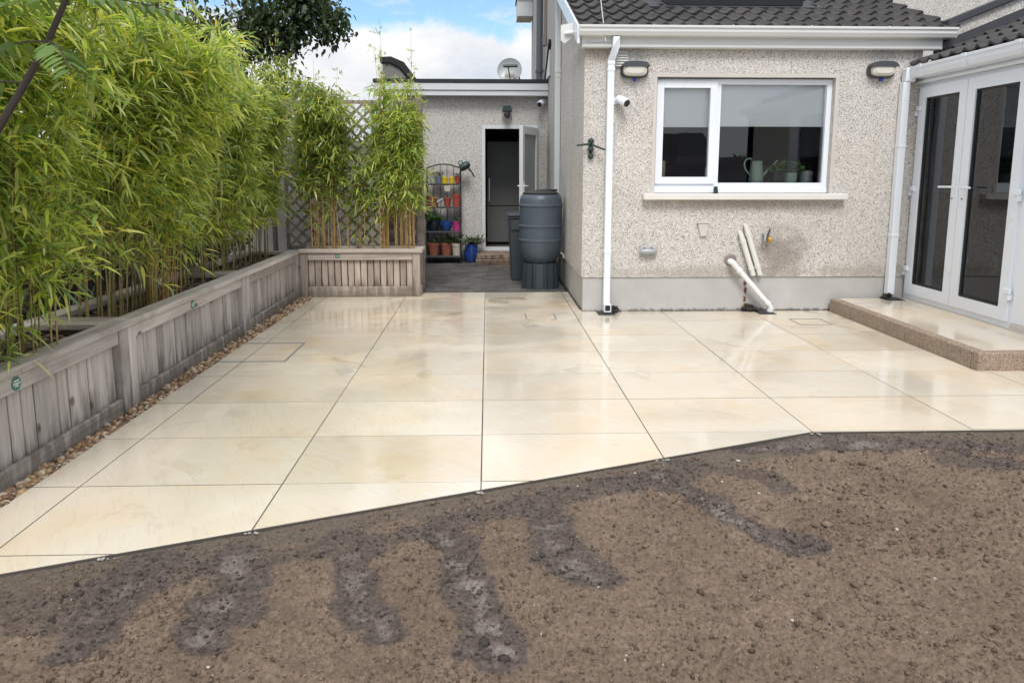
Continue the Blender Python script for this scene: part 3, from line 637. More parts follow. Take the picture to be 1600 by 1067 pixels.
# verge and eaves of the lean-to
part('bargeboard', MB().prism([(.888, EY+.0, EZ-.13), (.888, 6.49, EZ-.13+TL*(6.49-EY)), (.888, 6.49, EZ+.03+TL*(6.49-EY)), (.888, EY+.0, EZ+.03)], (.022, 0, 0)), 'upvc')
part('verge_box_end', MB().prism([(.765, 4.30, 2.69), (.765, 4.30, 2.835), (.886, 4.30, 2.86), (.886, 4.30, 2.72), (.80, 4.30, 2.66)], (0, .02, 0)), 'upvc_old')
part('gutter_stub', MB().tube([(.80, 4.28, 2.755), (.885, 4.27, 2.765)], .016, 10), 'upvc')
part('fascia', MB().box(.94, 4.44, 4.005, 4.03, 2.575, 2.745), 'upvc_old'); part('fascia_lip', MB().box(.94, 4.44, 3.998, 4.0045, 2.58, 2.605), 'upvc_old', bevel=.003)
part('soffit', MB().box(.94, 4.44, 4.031, 4.079, 2.577, 2.592), 'upvc_old')
gp = [(3.925, 2.768), (3.905, 2.768), (3.905, 2.748), (3.918, 2.742), (3.918, 2.712), (3.936, 2.678), (4.0045, 2.672), (4.0045, 2.682), (3.942, 2.688), (3.927, 2.714), (3.927, 2.748)]
g = part('gutter', MB().prism([(.905, y, z) for y, z in gp], (3.62, 0, 0)), 'upvc_old')
for x in (.9, 4.523): MB().prism([(x, 3.904, 2.77), (x, 3.915, 2.712), (x, 3.934, 2.671), (x, 4.004, 2.665), (x, 4.004, 2.755)], (.008, 0, 0)).build('end_cap', 'upvc_old', g)
for x in (1.6, 2.35, 3.1, 3.85): MB().box(x, x+.012, 3.903, 3.99, 2.766, 2.774).build('clip', 'upvc_grey', g)

# kitchen window
win = part('window', ring(1, 4.14, 4.21, WX0+.002, WX1-.002, WZ0+.055, WZ1-.012, .05, .05, .05, .05), 'upvc', bevel=.004)
ring(1, 4.076, 4.0795, WX0-.034, WX1+.034, WZ0, WZ1+.034, .034, .034, 0.0001, .034).build('plaster_band', 'trimplaster', win)
MB().box(2.292, 2.342, 4.142, 4.208, WZ0+.105, WZ1-.062).build('mullion', 'upvc', win)
MB().box(WX0+.002, WX1-.002, 4.118, 4.21, WZ0+.002, WZ0+.0545).build('cill_section', 'upvc', win, bevel=.006)
sash = ring(1, 4.122, 4.19, WX0+.014, 2.30, WZ0+.095, WZ1-.03, .068, .068, .068, .068).build('opening_sash', 'upvc', win, bevel=.006)
bz = 1.858
MB().box(WX0+.085, 2.229, 4.158, 4.166, WZ0+.166, WZ1-.101).build('pane', 'glass', win)
MB().box(2.344, WX1-.054, 4.172, 4.180, WZ0+.107, WZ1-.064).build('pane', 'glass', win)
MB().box(WX0-.12, WX1+.155, 3.985, 4.14, 1.132, 1.191).build('sill', 'sill', win, bevel=.006)
MB().tube([(2.262, 4.19, 1.66), (2.262, 4.235, 1.66), (2.262, 4.24, 1.78)], .009, 8).build('handle', 'upvc', win, smooth=True)
# kitchen behind the glass
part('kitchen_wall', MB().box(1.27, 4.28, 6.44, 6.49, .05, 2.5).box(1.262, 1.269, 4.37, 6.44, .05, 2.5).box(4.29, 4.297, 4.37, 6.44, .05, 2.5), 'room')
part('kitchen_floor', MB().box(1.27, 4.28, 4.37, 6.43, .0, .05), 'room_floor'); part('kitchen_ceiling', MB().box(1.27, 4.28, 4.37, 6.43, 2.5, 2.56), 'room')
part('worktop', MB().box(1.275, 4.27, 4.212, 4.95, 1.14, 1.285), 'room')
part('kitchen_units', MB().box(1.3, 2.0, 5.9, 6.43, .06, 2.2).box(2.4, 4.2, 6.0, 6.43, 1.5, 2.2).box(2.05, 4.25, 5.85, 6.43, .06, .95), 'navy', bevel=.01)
rb = MB().box(WX0+.08, 2.31, 4.217, 4.22, bz, 2.33).build('roller_blind', 'blind', None, 'pale roller blind half down behind the narrow opening window', 'blind', loc=(2.0, 4.236, bz))
MB().box(WX0+.08, 2.31, 4.2115, 4.2165, bz-.012, bz+.03).build('bottom_bar', 'blind', rb)
rb = MB().box(2.33, WX1-.01, 4.217, 4.22, bz+.008, 2.33).build('roller_blind', 'blind', None, 'pale roller blind half down behind the wide fixed window pane', 'blind', loc=(2.9, 4.236, bz))
MB().box(2.33, WX1-.01, 4.2115, 4.2165, bz-.004, bz+.036).build('bottom_bar', 'blind', rb)

# french doors and garden room
DX = 4.30; DZ0, DZ1 = .15, 2.255
fd = part('french_doors', ring(0, DX, DX+.07, 2.52, 4.085, DZ0-.012, DZ1, .05, .05, .05, .05), 'upvc', bevel=.004)
for (a, b, hy) in ((3.318, 4.045, 3.385), (2.565, 3.312, 3.245)):
    lf = ring(0, DX-.022, DX+.045, a, b, .19, 2.222, .105, .105, .105, .105).build('door_leaf', 'upvc', fd, bevel=.006)
    MB().box(DX+.008, DX+.014, a+.107, b-.107, .297, 2.115).build('pane', 'doorglass', fd)
    ring(0, DX-.008, DX+.02, a+.104, b-.104, .294, 2.118, .016, .016, .016, .016).build('gasket', 'black', fd)
    MB().box(DX-.03, DX-.0225, hy-.016, hy+.016, 1.10, 1.34).build('handle_plate', 'upvc', fd, bevel=.003)
    d = 1 if hy > 3.3 else -1
    MB().tube([(DX-.03, hy, 1.27), (DX-.066, hy, 1.27), (DX-.072, hy+d*.03, 1.27), (DX-.07, hy+d*.155, 1.268)], .0095, 8).build('handle', 'upvc', fd, smooth=True)
    MB().tube([(DX-.0305, hy, 1.165), (DX-.034, hy, 1.165)], .008, 10).build('keyhole', 'black', fd)
    ey = b-.012 if d > 0 else a+.012
    for z in (.42, 1.22, 2.0): MB().box(DX-.045, DX-.0225, ey-.05, ey+.022, z, z+.045).box(DX-.042, DX-.002, ey+d*.03-.013, ey+d*.03+.013, z-.05, z-.002).build('hinge', 'upvc', fd, bevel=.004)
MB().box(DX-.014, DX+.10, 2.50, 4.08, .1325, .138).box(DX-.004, DX+.10, 2.50, 4.078, .06, .132).build('threshold', 'trimplaster', fd)
part('side_panel', ring(0, DX-.012, DX+.07, 1.2, 2.515, .19, DZ1, .30, .12, .5, .1), 'upvc', bevel=.004); part('side_panel_glass', MB().box(DX+.01, DX+.016, 1.49, 2.40, .68, 2.16), 'doorglass')
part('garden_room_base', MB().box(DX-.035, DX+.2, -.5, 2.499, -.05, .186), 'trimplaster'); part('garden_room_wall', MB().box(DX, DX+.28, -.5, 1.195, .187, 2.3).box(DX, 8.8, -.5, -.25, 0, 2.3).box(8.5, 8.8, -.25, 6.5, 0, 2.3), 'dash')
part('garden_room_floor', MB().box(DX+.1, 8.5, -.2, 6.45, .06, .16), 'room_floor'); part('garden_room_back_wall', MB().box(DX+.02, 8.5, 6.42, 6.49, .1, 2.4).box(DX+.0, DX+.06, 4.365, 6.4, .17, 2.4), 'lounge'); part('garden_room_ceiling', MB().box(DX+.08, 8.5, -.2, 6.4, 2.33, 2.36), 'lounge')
part('door_fascia', MB().box(DX-.028, DX-.002, -.5, 4.079, 2.258, 2.40), 'upvc'); part('door_fascia_lip', MB().box(DX-.045, DX-.029, -.5, 4.078, 2.256, 2.285), 'upvc', bevel=.004); part('door_head', MB().box(DX, DX+.28, -.5, 4.079, 2.257, 2.42), 'upvc')
gq = [(4.145, 2.41), (4.125, 2.41), (4.125, 2.388), (4.138, 2.38), (4.138, 2.345), (4.158, 2.308), (4.2715, 2.30), (4.2715, 2.31), (4.166, 2.318), (4.148, 2.35), (4.148, 2.385)]
g2 = part('gutter', MB().prism([(x, -.5, z) for x, z in gq], (0, 4.50, 0)), 'upvc')
for y in (2.5, 3.15, 3.8): MB().prism([(x+(-.006 if x < 4.2 else 0), y, z+(.004 if z > 2.4 else -.005 if z < 2.32 else 0)) for x, z in [(4.145, 2.41), (4.125, 2.41), (4.125, 2.388), (4.136, 2.38), (4.136, 2.345), (4.156, 2.308), (4.27, 2.30), (4.27, 2.33)]], (0, .06, 0)).build('gutter_joint', 'upvc', g2)
MB().box(4.10, 4.20, 3.985, 4.075, 2.27, 2.405).build('corner_outlet', 'upvc', g2, bevel=.012)
# garden room roof
R2 = Matrix.Rotation(-math.pi/2, 3, 'Z') @ Matrix.Rotation(SL, 3, 'X'); up2 = R2 @ Vector((0, 1, 0)); nr2 = R2 @ Vector((0, 0, 1)); E2X, E2Z = 4.175, 2.405
gr = part('garden_room_roof', MB().prism([(E2X+.03, -.5, E2Z), (E2X+4.2, -.5, E2Z+TL*4.2), (E2X+4.2, -.5, E2Z-.05+TL*4.2), (E2X+.03, -.5, E2Z-.05)], (0, 4.57, 0)), 'felt')
for r in range(7):
    for c in range(12):
        p = Vector((E2X, 4.04-c*.331, E2Z+.012))+up2*(r*GA+random.uniform(-.006, .006))+nr2*random.uniform(0, .004)
        if p.y < .6: continue
        piece('roof_tile', TM, gr, p, R2 @ Matrix.Rotation(random.uniform(-.008, .008), 3, 'Z'))
part('abutment_flashing', MB().prism([(4.46, 4.045, 2.56), (6.9, 4.045, 2.56+TL*2.44), (6.9, 4.045, 2.66+TL*2.44), (4.46, 4.045, 2.66)], (0, .03, 0)), 'skylead')
part('abutment_wall', MB().prism([(4.52, 4.078, 2.35), (7.6, 4.078, 2.35), (7.6, 4.078, 4.04), (4.52, 4.078, 2.80)], (0, .2, 0)), 'dash_old')
part('abutment_coping', MB().prism([(4.50, 4.03, 2.80), (7.62, 4.03, 4.06), (7.62, 4.03, 4.12), (4.50, 4.03, 2.86)], (0, .28, 0)), 'skylead')

# downpipes
def pipe_sq(name, x0, x1, y0, y1, z0, z1, mat='upvc', par=house): return part(name, MB().box(x0, x1, y0, y1, z0, z1), mat, par, bevel=.005)
dp = pipe_sq('downpipe', 1.192, 1.257, 4.002, 4.067, .10, 2.46)
MB().prism([(1.226, 3.94, 2.67), (1.291, 3.94, 2.67), (1.291, 3.94, 2.575), (1.259, 4.0, 2.46), (1.191, 4.0, 2.46), (1.224, 3.94, 2.575)], (0, .062, 0)).build('swan_neck', 'upvc', dp, bevel=.004)
for z in (.60, 2.36, 2.42): MB().box(1.188, 1.261, 3.998, 4.07, z, z+.035).build('collar', 'upvc', dp, bevel=.004)
ring(1, 3.93, 4.0015, 1.190, 1.259, .022, .099, .008, .008, .008, .008).build('shoe', 'upvc', dp); MB().box(1.19, 1.259, 4.0022, 4.068, .02, .10).build('shoe_back', 'upvc', dp); MB().box(1.199, 1.25, 3.96, 3.965, .031, .09).build('shoe_mouth', 'black', dp)
dp = pipe_sq('downpipe', 4.085, 4.155, 3.995, 4.07, .175, 2.269)
for z in (.76, 1.64): MB().box(4.081, 4.159, 3.991, 4.073, z, z+.03).build('collar', 'upvc', dp, bevel=.004)
dp = pipe_sq('downpipe', .905, .975, 6.40, 6.47, .25, 4.56, 'upvc_grey')
for z in (2.6, 2.66): MB().box(.90, .979, 6.395, 6.475, z, z+.03).build('collar', 'upvc_grey', dp, bevel=.004)
dp = part('soil_pipe', MB().tube([(.905, 9.35, 2.78), (.905, 9.35, 4.9)], .055, 14), 'soilpipe', smooth=True); MB().tube([(.905, 9.35, 3.05), (.905, 9.35, 3.09)], .068, 14).build('collar', 'soilpipe', dp, smooth=True)
part('overflow_pipe', MB().box(.93, .975, 8.75, 8.80, 3.55, 4.56).box(.915, .976, 8.72, 8.81, 3.38, 3.55), 'brown_pipe', bevel=.008)
part('roof_flashing', MB().prism([(.94, 8.72, 2.83), (.94, 7.95, 3.28), (.94, 7.95, 3.34), (.94, 8.80, 2.85)], (.039, 0, 0)), 'felt')
part('roof_flashing', MB().prism([(.955, 8.70, 2.83), (.955, 8.0, 2.83), (.955, 8.0, 3.20)], (.022, 0, 0)), 'upvc_grey')

# flat roofed wing with the back door
UY = 8.6; HX0, HX1, HZ0, HZ1 = -.052, .832, .145, 2.14
part('wing_wall', slab(1, UY, UY+.26, -1.6, 1.0, .262, 2.62, [(HX0, HX1, HZ0, HZ1)]), 'dash_old')
part('wing_plinth', slab(1, UY+.01, UY+.26, -1.6, 1.0, -.05, .262, [(HX0, HX1, HZ0, .3)]), 'plinth')
part('wing_left_wall', MB().box(-1.6, -1.34, UY+.26, 12.5, 0, 2.62), 'dash_old')
part('wing_fascia', MB().box(-1.7, .98, 8.42, 8.445, 2.575, 2.655).box(-1.7, .98, 8.40, 8.444, 2.656, 2.765), 'upvc_grey', bevel=.006)
part('wing_soffit', MB().box(-1.7, .979, 8.446, 8.60, 2.58, 2.60), 'upvc_grey')
part('wing_roof', MB().box(-1.72, .979, 8.39, 12.5, 2.767, 2.822), 'felt')
bd = part('back_door_frame', ring(1, UY-.008, UY+.07, HX0, HX1, HZ0, HZ1, .048, .048, .06, .055), 'upvc_grey', bevel=.004)
# the leaf stands open, hinged on the right
hin = Vector((.786, UY-.02, 0)); th = R(69); ML = Matrix.Translation(hin) @ Matrix.Rotation(th, 4, 'Z')
def leaf_box(u0, u1, n0, n1, z0, z1): return MB().box(-u1, -u0, n0, n1, z0, z1, ML)
dl = leaf_box(0, .09, -.06, 0, .20, 2.09)
for a in ((.69, .78, -.06, 0, .20, 2.09), (.091, .689, -.06, 0, 1.97, 2.09), (.091, .689, -.06, 0, .20, .34)): dl.box(-a[1], -a[0], a[2], a[3], a[4], a[5], ML)
bl = part('back_door_leaf', dl, 'upvc_grey', bevel=.004)
leaf_box(.091, .689, -.036, -.026, .341, 1.969).build('pane', 'obscure', bl)
for n0, n1, s1 in ((-.068, -.0605, -1), (.0005, .008, 1)):
    leaf_box(.722, .752, n0, n1, 1.02, 1.26).build('handle_plate', 'upvc', bl)
    MB().tube([ML @ Vector((-.737, .03+.0*s1 if s1 > 0 else -.09, 1.20)), ML @ Vector((-.62, .03 if s1 > 0 else -.09, 1.20))], .011, 8).tube([ML @ Vector((-.737, n1 if s1 > 0 else n0, 1.20)), ML @ Vector((-.737, .035 if s1 > 0 else -.095, 1.20))], .009, 8).build('handle', 'upvc', bl, smooth=True)
for z in (.4, 1.1, 1.85): MB().box(HX1-.04, HX1-.012, UY-.03, UY-.0085, z, z+.1).build('hinge', 'upvc', bl)
part('wing_room', MB().box(-1.3, .98, 11.2, 11.3, .1, 2.5).box(-1.33, -1.3, 8.87, 11.2, .1, 2.5).box(.98, .981, 8.87, 11.2, .1, 2.5), 'room'); part('wing_floor', MB().box(-1.3, .98, 8.865, 11.2, .05, .15), 'room_floor'); part('wing_ceiling', MB().box(-1.3, .98, 8.87, 11.2, 2.5, 2.55), 'room')
fr = root('fridge', (.32, 9.75, .15), 'tall grey fridge standing inside the open back door', 'fridge')
MB().box(.02, .62, 9.55, 10.15, .2, 1.93).build('body', 'fridge', fr, bevel=.015); MB().box(.02, .62, 9.51, 9.546, .2, .82).build('door', 'fridge', fr, bevel=.01); MB().box(.02, .62, 9.51, 9.546, .83, 1.93).build('door', 'fridge', fr, bevel=.01)
MB().box(.05, .075, 9.47, 9.507, .9, 1.3).build('handle', 'steel', fr, bevel=.004); MB().box(.05, .59, 9.6, 10.1, .15, .199).build('foot', 'black', fr)
st = root('timber_step', (.1, 8.2, 0), 'two stacked brown timber sleepers making a step below the back door', 'step')
MB().box(-.155, .62, 7.98, 8.585, -.02, .075).build('sleeper', 'sleeper', st, bevel=.008); MB().box(-.14, .60, 8.06, 8.58, .077, .142).build('sleeper', 'sleeper', st, bevel=.008)

# ------------------------------------------------------------------ fittings on the walls
def lamp(x, z, lab):
    r = root('wall_lamp', (x, 4.079, z), lab, 'wall lamp', 'bulkhead lamps')
    def oval(hw, hh, y, n=28): 
        out = []
        for k in range(n):
            t = 2*math.pi*k/n; c, s_ = math.cos(t), math.sin(t); out.append((x+hw*math.copysign(abs(c)**.55, c), y, z+hh*math.copysign(abs(s_)**.7, s_)))
        return out
    def loft(secs): 
        n = len(secs[0]); vs = [p for q in secs for p in q]; fs = [(i*n+k, i*n+(k+1) % n, (i+1)*n+(k+1) % n, (i+1)*n+k) for i in range(len(secs)-1) for k in range(n)]; return MB().add(vs, fs+[tuple(range(n)), tuple(range((len(secs)-1)*n, len(secs)*n))[::-1]])
    loft([oval(.135, .076, 4.079), oval(.135, .076, 4.045), oval(.125, .068, 4.03)]).build('base', 'grey_plastic', r, smooth=True)
    loft([oval(.118, .060, 4.031), oval(.112, .055, 4.00), oval(.08, .035, 3.985)]).build('diffuser', 'lamp_glass', r, smooth=True)
    h = [p for p in oval(.137, .078, 4.05) if p[2] > z+.008]; h2 = [(p[0], 3.975, p[2]*1) for p in h]
    MB().add(h+h2, [tuple(range(len(h))), tuple(range(len(h), 2*len(h)))[::-1]]+[(i, i+1, len(h)+i+1, len(h)+i) for i in range(len(h)-1)]+[(len(h)-1, 0, len(h), 2*len(h)-1)]).build('hood', 'grey_plastic', r)
    MB().box(x-.016, x+.016, 4.03, 4.06, z-.105, z-.078).build('sensor', 'blue', r, bevel=.004)
lamp(1.458, 2.374, 'oval grey bulkhead wall lamp beside the louvred vent'); lamp(3.884, 2.386, 'oval grey bulkhead wall lamp between window and french doors')
v = root('air_vent', (1.355, 4.079, 2.5), 'pale louvred air vent under the eaves beside the downpipe', 'vent')
MB().box(1.265, 1.395, 4.074, 4.079, 2.41, 2.56).build('plate', 'trimplaster', v)
for k in range(6): MB().prism([(1.268, 4.0735, 2.415+k*.024), (1.268, 4.056, 2.412+k*.024), (1.268, 4.0735, 2.435+k*.024)], (.124, 0, 0)).build('louvre', 'upvc_old', v)
def camera_unit(c, ax, sc, lab, mount):
    r = root('security_camera', c, lab, 'security camera'); q = Vector(ax).to_track_quat('Z', 'Y').to_matrix().to_4x4(); mt = Matrix.Translation(c) @ q @ Matrix.Scale(sc, 4)
    prof = [(.0, -.075), (.028, -.07), (.04, -.05), (.042, .0), (.042, .055), (.038, .066), (.0, .068)]
    MB().lathe(prof, (0, 0, 0), 20, mt).build('body', 'upvc', r, smooth=True); MB().lathe([(0, .0685), (.034, .069), (.033, .075), (.0, .076)], (0, 0, 0), 20, mt).build('lens_face', 'black', r, smooth=True)
    MB().tube([c, mount], .014*sc, 10).lathe([(.034*sc, 0), (.034*sc, .012), (0, .014)], mount, 16, Matrix.Rotation(math.pi/2, 4, 'X')).build('bracket', 'upvc', r, smooth=True)
camera_unit(Vector((1.335, 3.99, 2.08)), (.5, -.75, -.42), 1.0, 'white cylindrical security camera on the kitchen wall under the lamp', Vector((1.28, 4.078, 2.085)))
camera_unit(Vector((.87, 8.46, 2.47)), (-.3, -.8, -.35), 1.15, 'white security camera under the flat roof beside the back door', Vector((.93, 8.598, 2.51)))
r = root('floodlight', (.343, 8.598, 2.35), 'small dark green floodlight with round sensor above the back door', 'floodlight')
MB().prism([(.26, 8.44, 2.34), (.425, 8.44, 2.34), (.40, 8.44, 2.43), (.285, 8.44, 2.43)], (0, .10, 0)).build('hood', 'green_paint', r, bevel=.006); MB().box(.325, .36, 8.54, 8.598, 2.34, 2.40).build('bracket', 'green_paint', r); MB().lathe([(0, -.05), (.035, -.04), (.046, 0), (.035, .045), (0, .05)], (.343, 8.45, 2.285), 16).build('sensor', 'black', r, smooth=True)
r = root('hose_bracket', (1.045, 4.079, 1.62), 'dark green metal bracket with two spread arms on the house corner', 'bracket')
MB().box(1.03, 1.062, 4.06, 4.079, 1.53, 1.72).build('backplate', 'green_paint', r, bevel=.004)
for z in (1.70, 1.625, 1.555): MB().lathe([(.026, 0), (.03, .012), (.018, .03), (0, .034)], (1.046, 4.062, z), 14, Matrix.Rotation(math.pi/2, 4, 'X')).build('boss', 'green_paint', r, smooth=True)
MB().tube([(1.04, 4.04, 1.675), (.90, 3.97, 1.655)], [.011, .009], 8).build('arm', 'green_paint', r); MB().tube([(1.055, 4.04, 1.665), (1.17, 3.96, 1.615)], [.011, .009], 8).build('arm', 'green_paint', r)
r = root('cable_fitting', (1.64, 4.079, .61), 'short horizontal grey metal fitting low on the pebbledash', 'fitting')
MB().tube([(1.555, 4.05, .615), (1.575, 4.045, .615), (1.70, 4.045, .615), (1.715, 4.05, .615)], [.022, .034, .034, .03], 12).build('casing', 'galv', r, smooth=True); MB().box(1.60, 1.70, 4.03, 4.0785, .575, .60).build('base', 'galv', r, bevel=.004)
for x in (1.60, 1.675): MB().tube([(x, 4.04, .645), (x, 4.04, .655)], .009, 8).build('screw', 'black', r)
r = root('wall_fitting', (2.19, 4.079, .83), 'tapered grey plastic cap on the wall under the sill', 'fitting')
MB().prism([(2.135, 4.079, .895), (2.25, 4.079, .895), (2.225, 4.079, .765), (2.162, 4.079, .765)], (0, -.028, 0)).build('cap', 'trimplaster', r, bevel=.006); MB().box(2.128, 2.257, 4.045, 4.079, .896, .906).build('rim', 'trimplaster', r, bevel=.003)
def cut_pipe(a, b, lab):
    r = root('waste_pipe', b, lab, 'waste pipe', 'cut waste pipes'); a, b = Vector(a), Vector(b); d = (b-a).normalized()
    MB().tube([a+Vector((0, .05, .015)), a, a+d*.06, b], [.012, .022, .027, .027], 14).build('pipe', 'pipe_aged', r, smooth=True)
    for t in (.075, (b-a).length*.8): MB().tube([a+d*t, a+d*(t+.03)], .031, 14).build('collar', 'pipe_aged', r, smooth=True)
cut_pipe((2.565, 4.045, .80), (2.715, 4.045, .372), 'shorter yellowed waste pipe slanting down the wall, beside its longer twin'); cut_pipe((2.615, 4.045, .872), (2.785, 4.045, .376), 'longer yellowed waste pipe slanting down the wall beside the tap')
r = root('waste_pipe', (2.48, 4.079, .52), 'clean white waste pipe running from wall hole diagonally down to the gully', 'waste pipe')
MB().lathe([(.066, 0), (.05, .012), (0, .014)], (2.484, 4.079, .525), 16, Matrix.Rotation(math.pi/2, 4, 'X')).build('hole_rim', 'brown_pipe', r)
a, b = Vector((2.488, 4.0, .503)), Vector((2.872, 3.99, .075)); d = (b-a).normalized()
MB().tube([(2.478, 4.06, .512), (2.478, 4.02, .512), a, a+d*.07, b, b+Vector((.018, 0, -.03)), b+Vector((.008, 0, -.068))], [.03, .031, .031, .027, .027, .031, .03], 16).build('pipe', 'pipe_white', r, smooth=True)
for t in (.085, .535): MB().tube([a+d*t, a+d*(t+.03)], .0325, 16).build('collar', 'pipe_white', r, smooth=True)
r = root('garden_tap', (2.83, 4.079, .76), 'small brass garden tap with grey lever on the kitchen wall', 'tap')
MB().tube([(2.81, 4.079, .785), (2.81, 4.03, .785), (2.805, 4.01, .765), (2.80, 4.008, .715)], [.013, .013, .012, .011], 10).build('spout', 'galv', r, smooth=True); MB().tube([(2.835, 4.02, .735), (2.865, 4.02, .735)], .03, 12).build('valve', 'brass', r, smooth=True); MB().tube([(2.835, 4.03, .76), (2.86, 4.04, .84)], .01, 8).build('lever', 'grey_plastic', r)
r = MB().tube([(2.30, 4.05, 1.192), (2.295, 4.05, 1.262)], [.024, .02], 12).build('sill_peg', 'green_paint', None, 'small dark green peg standing on the kitchen window sill', 'peg', loc=(2.3, 4.05, 1.192), smooth=True)
MB().tube([(1.18, 5.2, 4.0), (1.16, 4.5, 3.3), (1.15, 3.92, 2.62)], .004, 6).build('aerial_cable', 'upvc_grey', None, 'thin pale cable running down over the roof tiles to the gutter', 'cable', loc=(1.15, 3.92, 2.6))
# satellite dish
dc = Vector((.40, 9.0, 3.03)); q = Vector((-.15, -.95, .22)).to_track_quat('Z', 'Y').to_matrix().to_4x4(); mt = Matrix.Translation(dc) @ q
r = root('satellite_dish', (.40, 9.0, 2.83), 'grey satellite dish on the flat roof, held by an arm from the pipe', 'satellite dish')
MB().lathe([(0, 0), (.08, .006), (.15, .02), (.196, .038), (.200, .034), (.15, .012), (.08, -.004), (0, -.01)], (0, 0, 0), 32, mt).build('reflector', 'galv', r, smooth=True)
MB().box(-.055, .085, -.09, .055, -.05, -.012, mt).build('mount_plate', 'trimplaster', r, bevel=.006); MB().box(-.07, .07, -.17, -.03, .045, .06, mt).build('back_plate', 'trimplaster', r)
MB().tube([mt @ Vector((.02, -.16, .05)), mt @ Vector((.0, -.04, .17)), mt @ Vector((0, .0, .2))], .009, 8).build('feed_arm', 'grey_plastic', r); MB().box(-.08, .15, -.02, .02, .18, .23, mt).build('receiver', 'grey_plastic', r, bevel=.008)
MB().tube([(.44, 9.02, 3.06), (.53, 9.02, 3.02), (.56, 9.05, 2.90), (.62, 9.1, 2.87), (.86, 9.3, 2.87)], .014, 8).build('wall_arm', 'black', r, smooth=True); MB().box(.37, .43, 8.95, 9.05, 2.8225, 2.86).build('foot', 'galv', r)

# ------------------------------------------------------------------ yard things
bx, by = .685, 5.80
wb = root('water_butt', (bx, by, -.015), 'large dark grey ribbed water butt on a stand at the house corner', 'water butt')
prof = [(.0, .30), (.17, .30), (.185, .31), (.235, .40), (.258, .50), (.264, .565), (.270, .57), (.270, .59), (.262, .597), (.262, .735), (.270, .742), (.270, .765), (.262, .772), (.262, .985), (.270, .992), (.270, 1.012), (.262, 1.02), (.258, 1.07), (.243, 1.12), (.222, 1.135), (.0, 1.135)]
MB().lathe(prof, (bx, by, 0), 48).build('barrel', 'barrel', wb, smooth=True)
MB().lathe([(.215, 1.136), (.222, 1.14), (.222, 1.155), (.19, 1.165), (.06, 1.19), (0, 1.195)], (bx, by, 0), 32).build('lid', 'black', wb, smooth=True)
MB().box(bx-.02, bx+.20, by-.05, by+.04, 1.170, 1.198).build('lid_strap', 'black', wb, bevel=.006); MB().lathe([(.025, 0), (.025, .012), (.012, .016)], (bx-.01, by-.246, 1.06), 14, Matrix.Rotation(math.pi/2, 4, 'X')).build('boss', 'barrel', wb, smooth=True)
mb = MB()
for k in range(10):
    a0, a1 = 2*math.pi*(k+.06)/10, 2*math.pi*(k+.62)/10; P_ = []
    for r_, z in ((.235, -.014), (.215, .30)):
        P_ += [(bx+r_*math.cos(a0), by+r_*math.sin(a0), z), (bx+r_*math.cos(a1), by+r_*math.sin(a1), z), (bx+(r_-.03)*math.cos(a1), by+(r_-.03)*math.sin(a1), z), (bx+(r_-.03)*math.cos(a0), by+(r_-.03)*math.sin(a0), z)]
    mb.add(P_, [(0, 3, 2, 1), (4, 5, 6, 7), (0, 1, 5, 4), (1, 2, 6, 5), (2, 3, 7, 6), (3, 0, 4, 7)])
mb.lathe([(.195, -.012), (.195, .30), (.16, .30)], (bx, by, 0), 30).build('stand', 'bin', wb)
MB().tube([(bx+.25, by-.06, .42), (bx+.275, by-.1, .40), (bx+.28, by-.1, .36)], .012, 8).build('tap', 'cream', wb)
wbn = root('wheelie_bin', (.55, 6.55, -.014), 'dark grey lidded storage bin half hidden behind the water butt', 'bin')
MB().add([(.345, 6.32, -.014), (.80, 6.32, -.014), (.80, 6.80, -.014), (.345, 6.80, -.014), (.31, 6.28, .80), (.86, 6.28, .80), (.86, 6.86, .80), (.31, 6.86, .80)], [(3, 2, 1, 0), (4, 5, 6, 7), (0, 1, 5, 4), (1, 2, 6, 5), (2, 3, 7, 6), (3, 0, 4, 7)]).build('body', 'bin', wbn, bevel=.012)
MB().box(.30, .87, 6.27, 6.87, .801, .83).box(.29, .875, 6.26, 6.875, .831, .865).build('lid', 'bin', wbn, bevel=.01); MB().box(.34, .80, 6.267, 6.279, .66, .78).build('front_panel', 'bin', wbn, bevel=.004)

# plant rack
RXa, RXb, RYa, RYb = -.925, -.395, 8.22, 8.50
rk = root('plant_rack', (-.66, 8.36, -.014), 'tall black wire plant rack with arched top and four shelves', 'plant rack')
for x in (RXa, RXb):
    MB().tube([(x, RYb, -.013), (x, RYb, 1.47)], .012, 8).build('post', 'black', rk); MB().tube([(x, RYa, -.013), (x, RYa, .48), (x, RYb-.02, 1.25)], .010, 8).build('post', 'black', rk)
MB().tube([(RXa+(RXb-RXa)*t/12, RYb, 1.47+.06*math.sin(math.pi*t/12)) for t in range(13)], .011, 8).build('arch', 'black', rk, smooth=True)
for k in range(1, 5): x = RXa+(RXb-RXa)*k/5; MB().tube([(x, RYb, .1), (x, RYb, 1.47+.058*math.sin(math.pi*k/5))], .005, 6).build('bar', 'black', rk)
SH = [(.105, RYa-.02), (.49, RYa-.01), (.865, RYa+.09), (1.225, RYa+.18)]
for z, y in SH:
    MB().box(RXa-.01, RXb+.01, y, RYb, z-.022, z).build('shelf', 'grey_plastic', rk, bevel=.003)
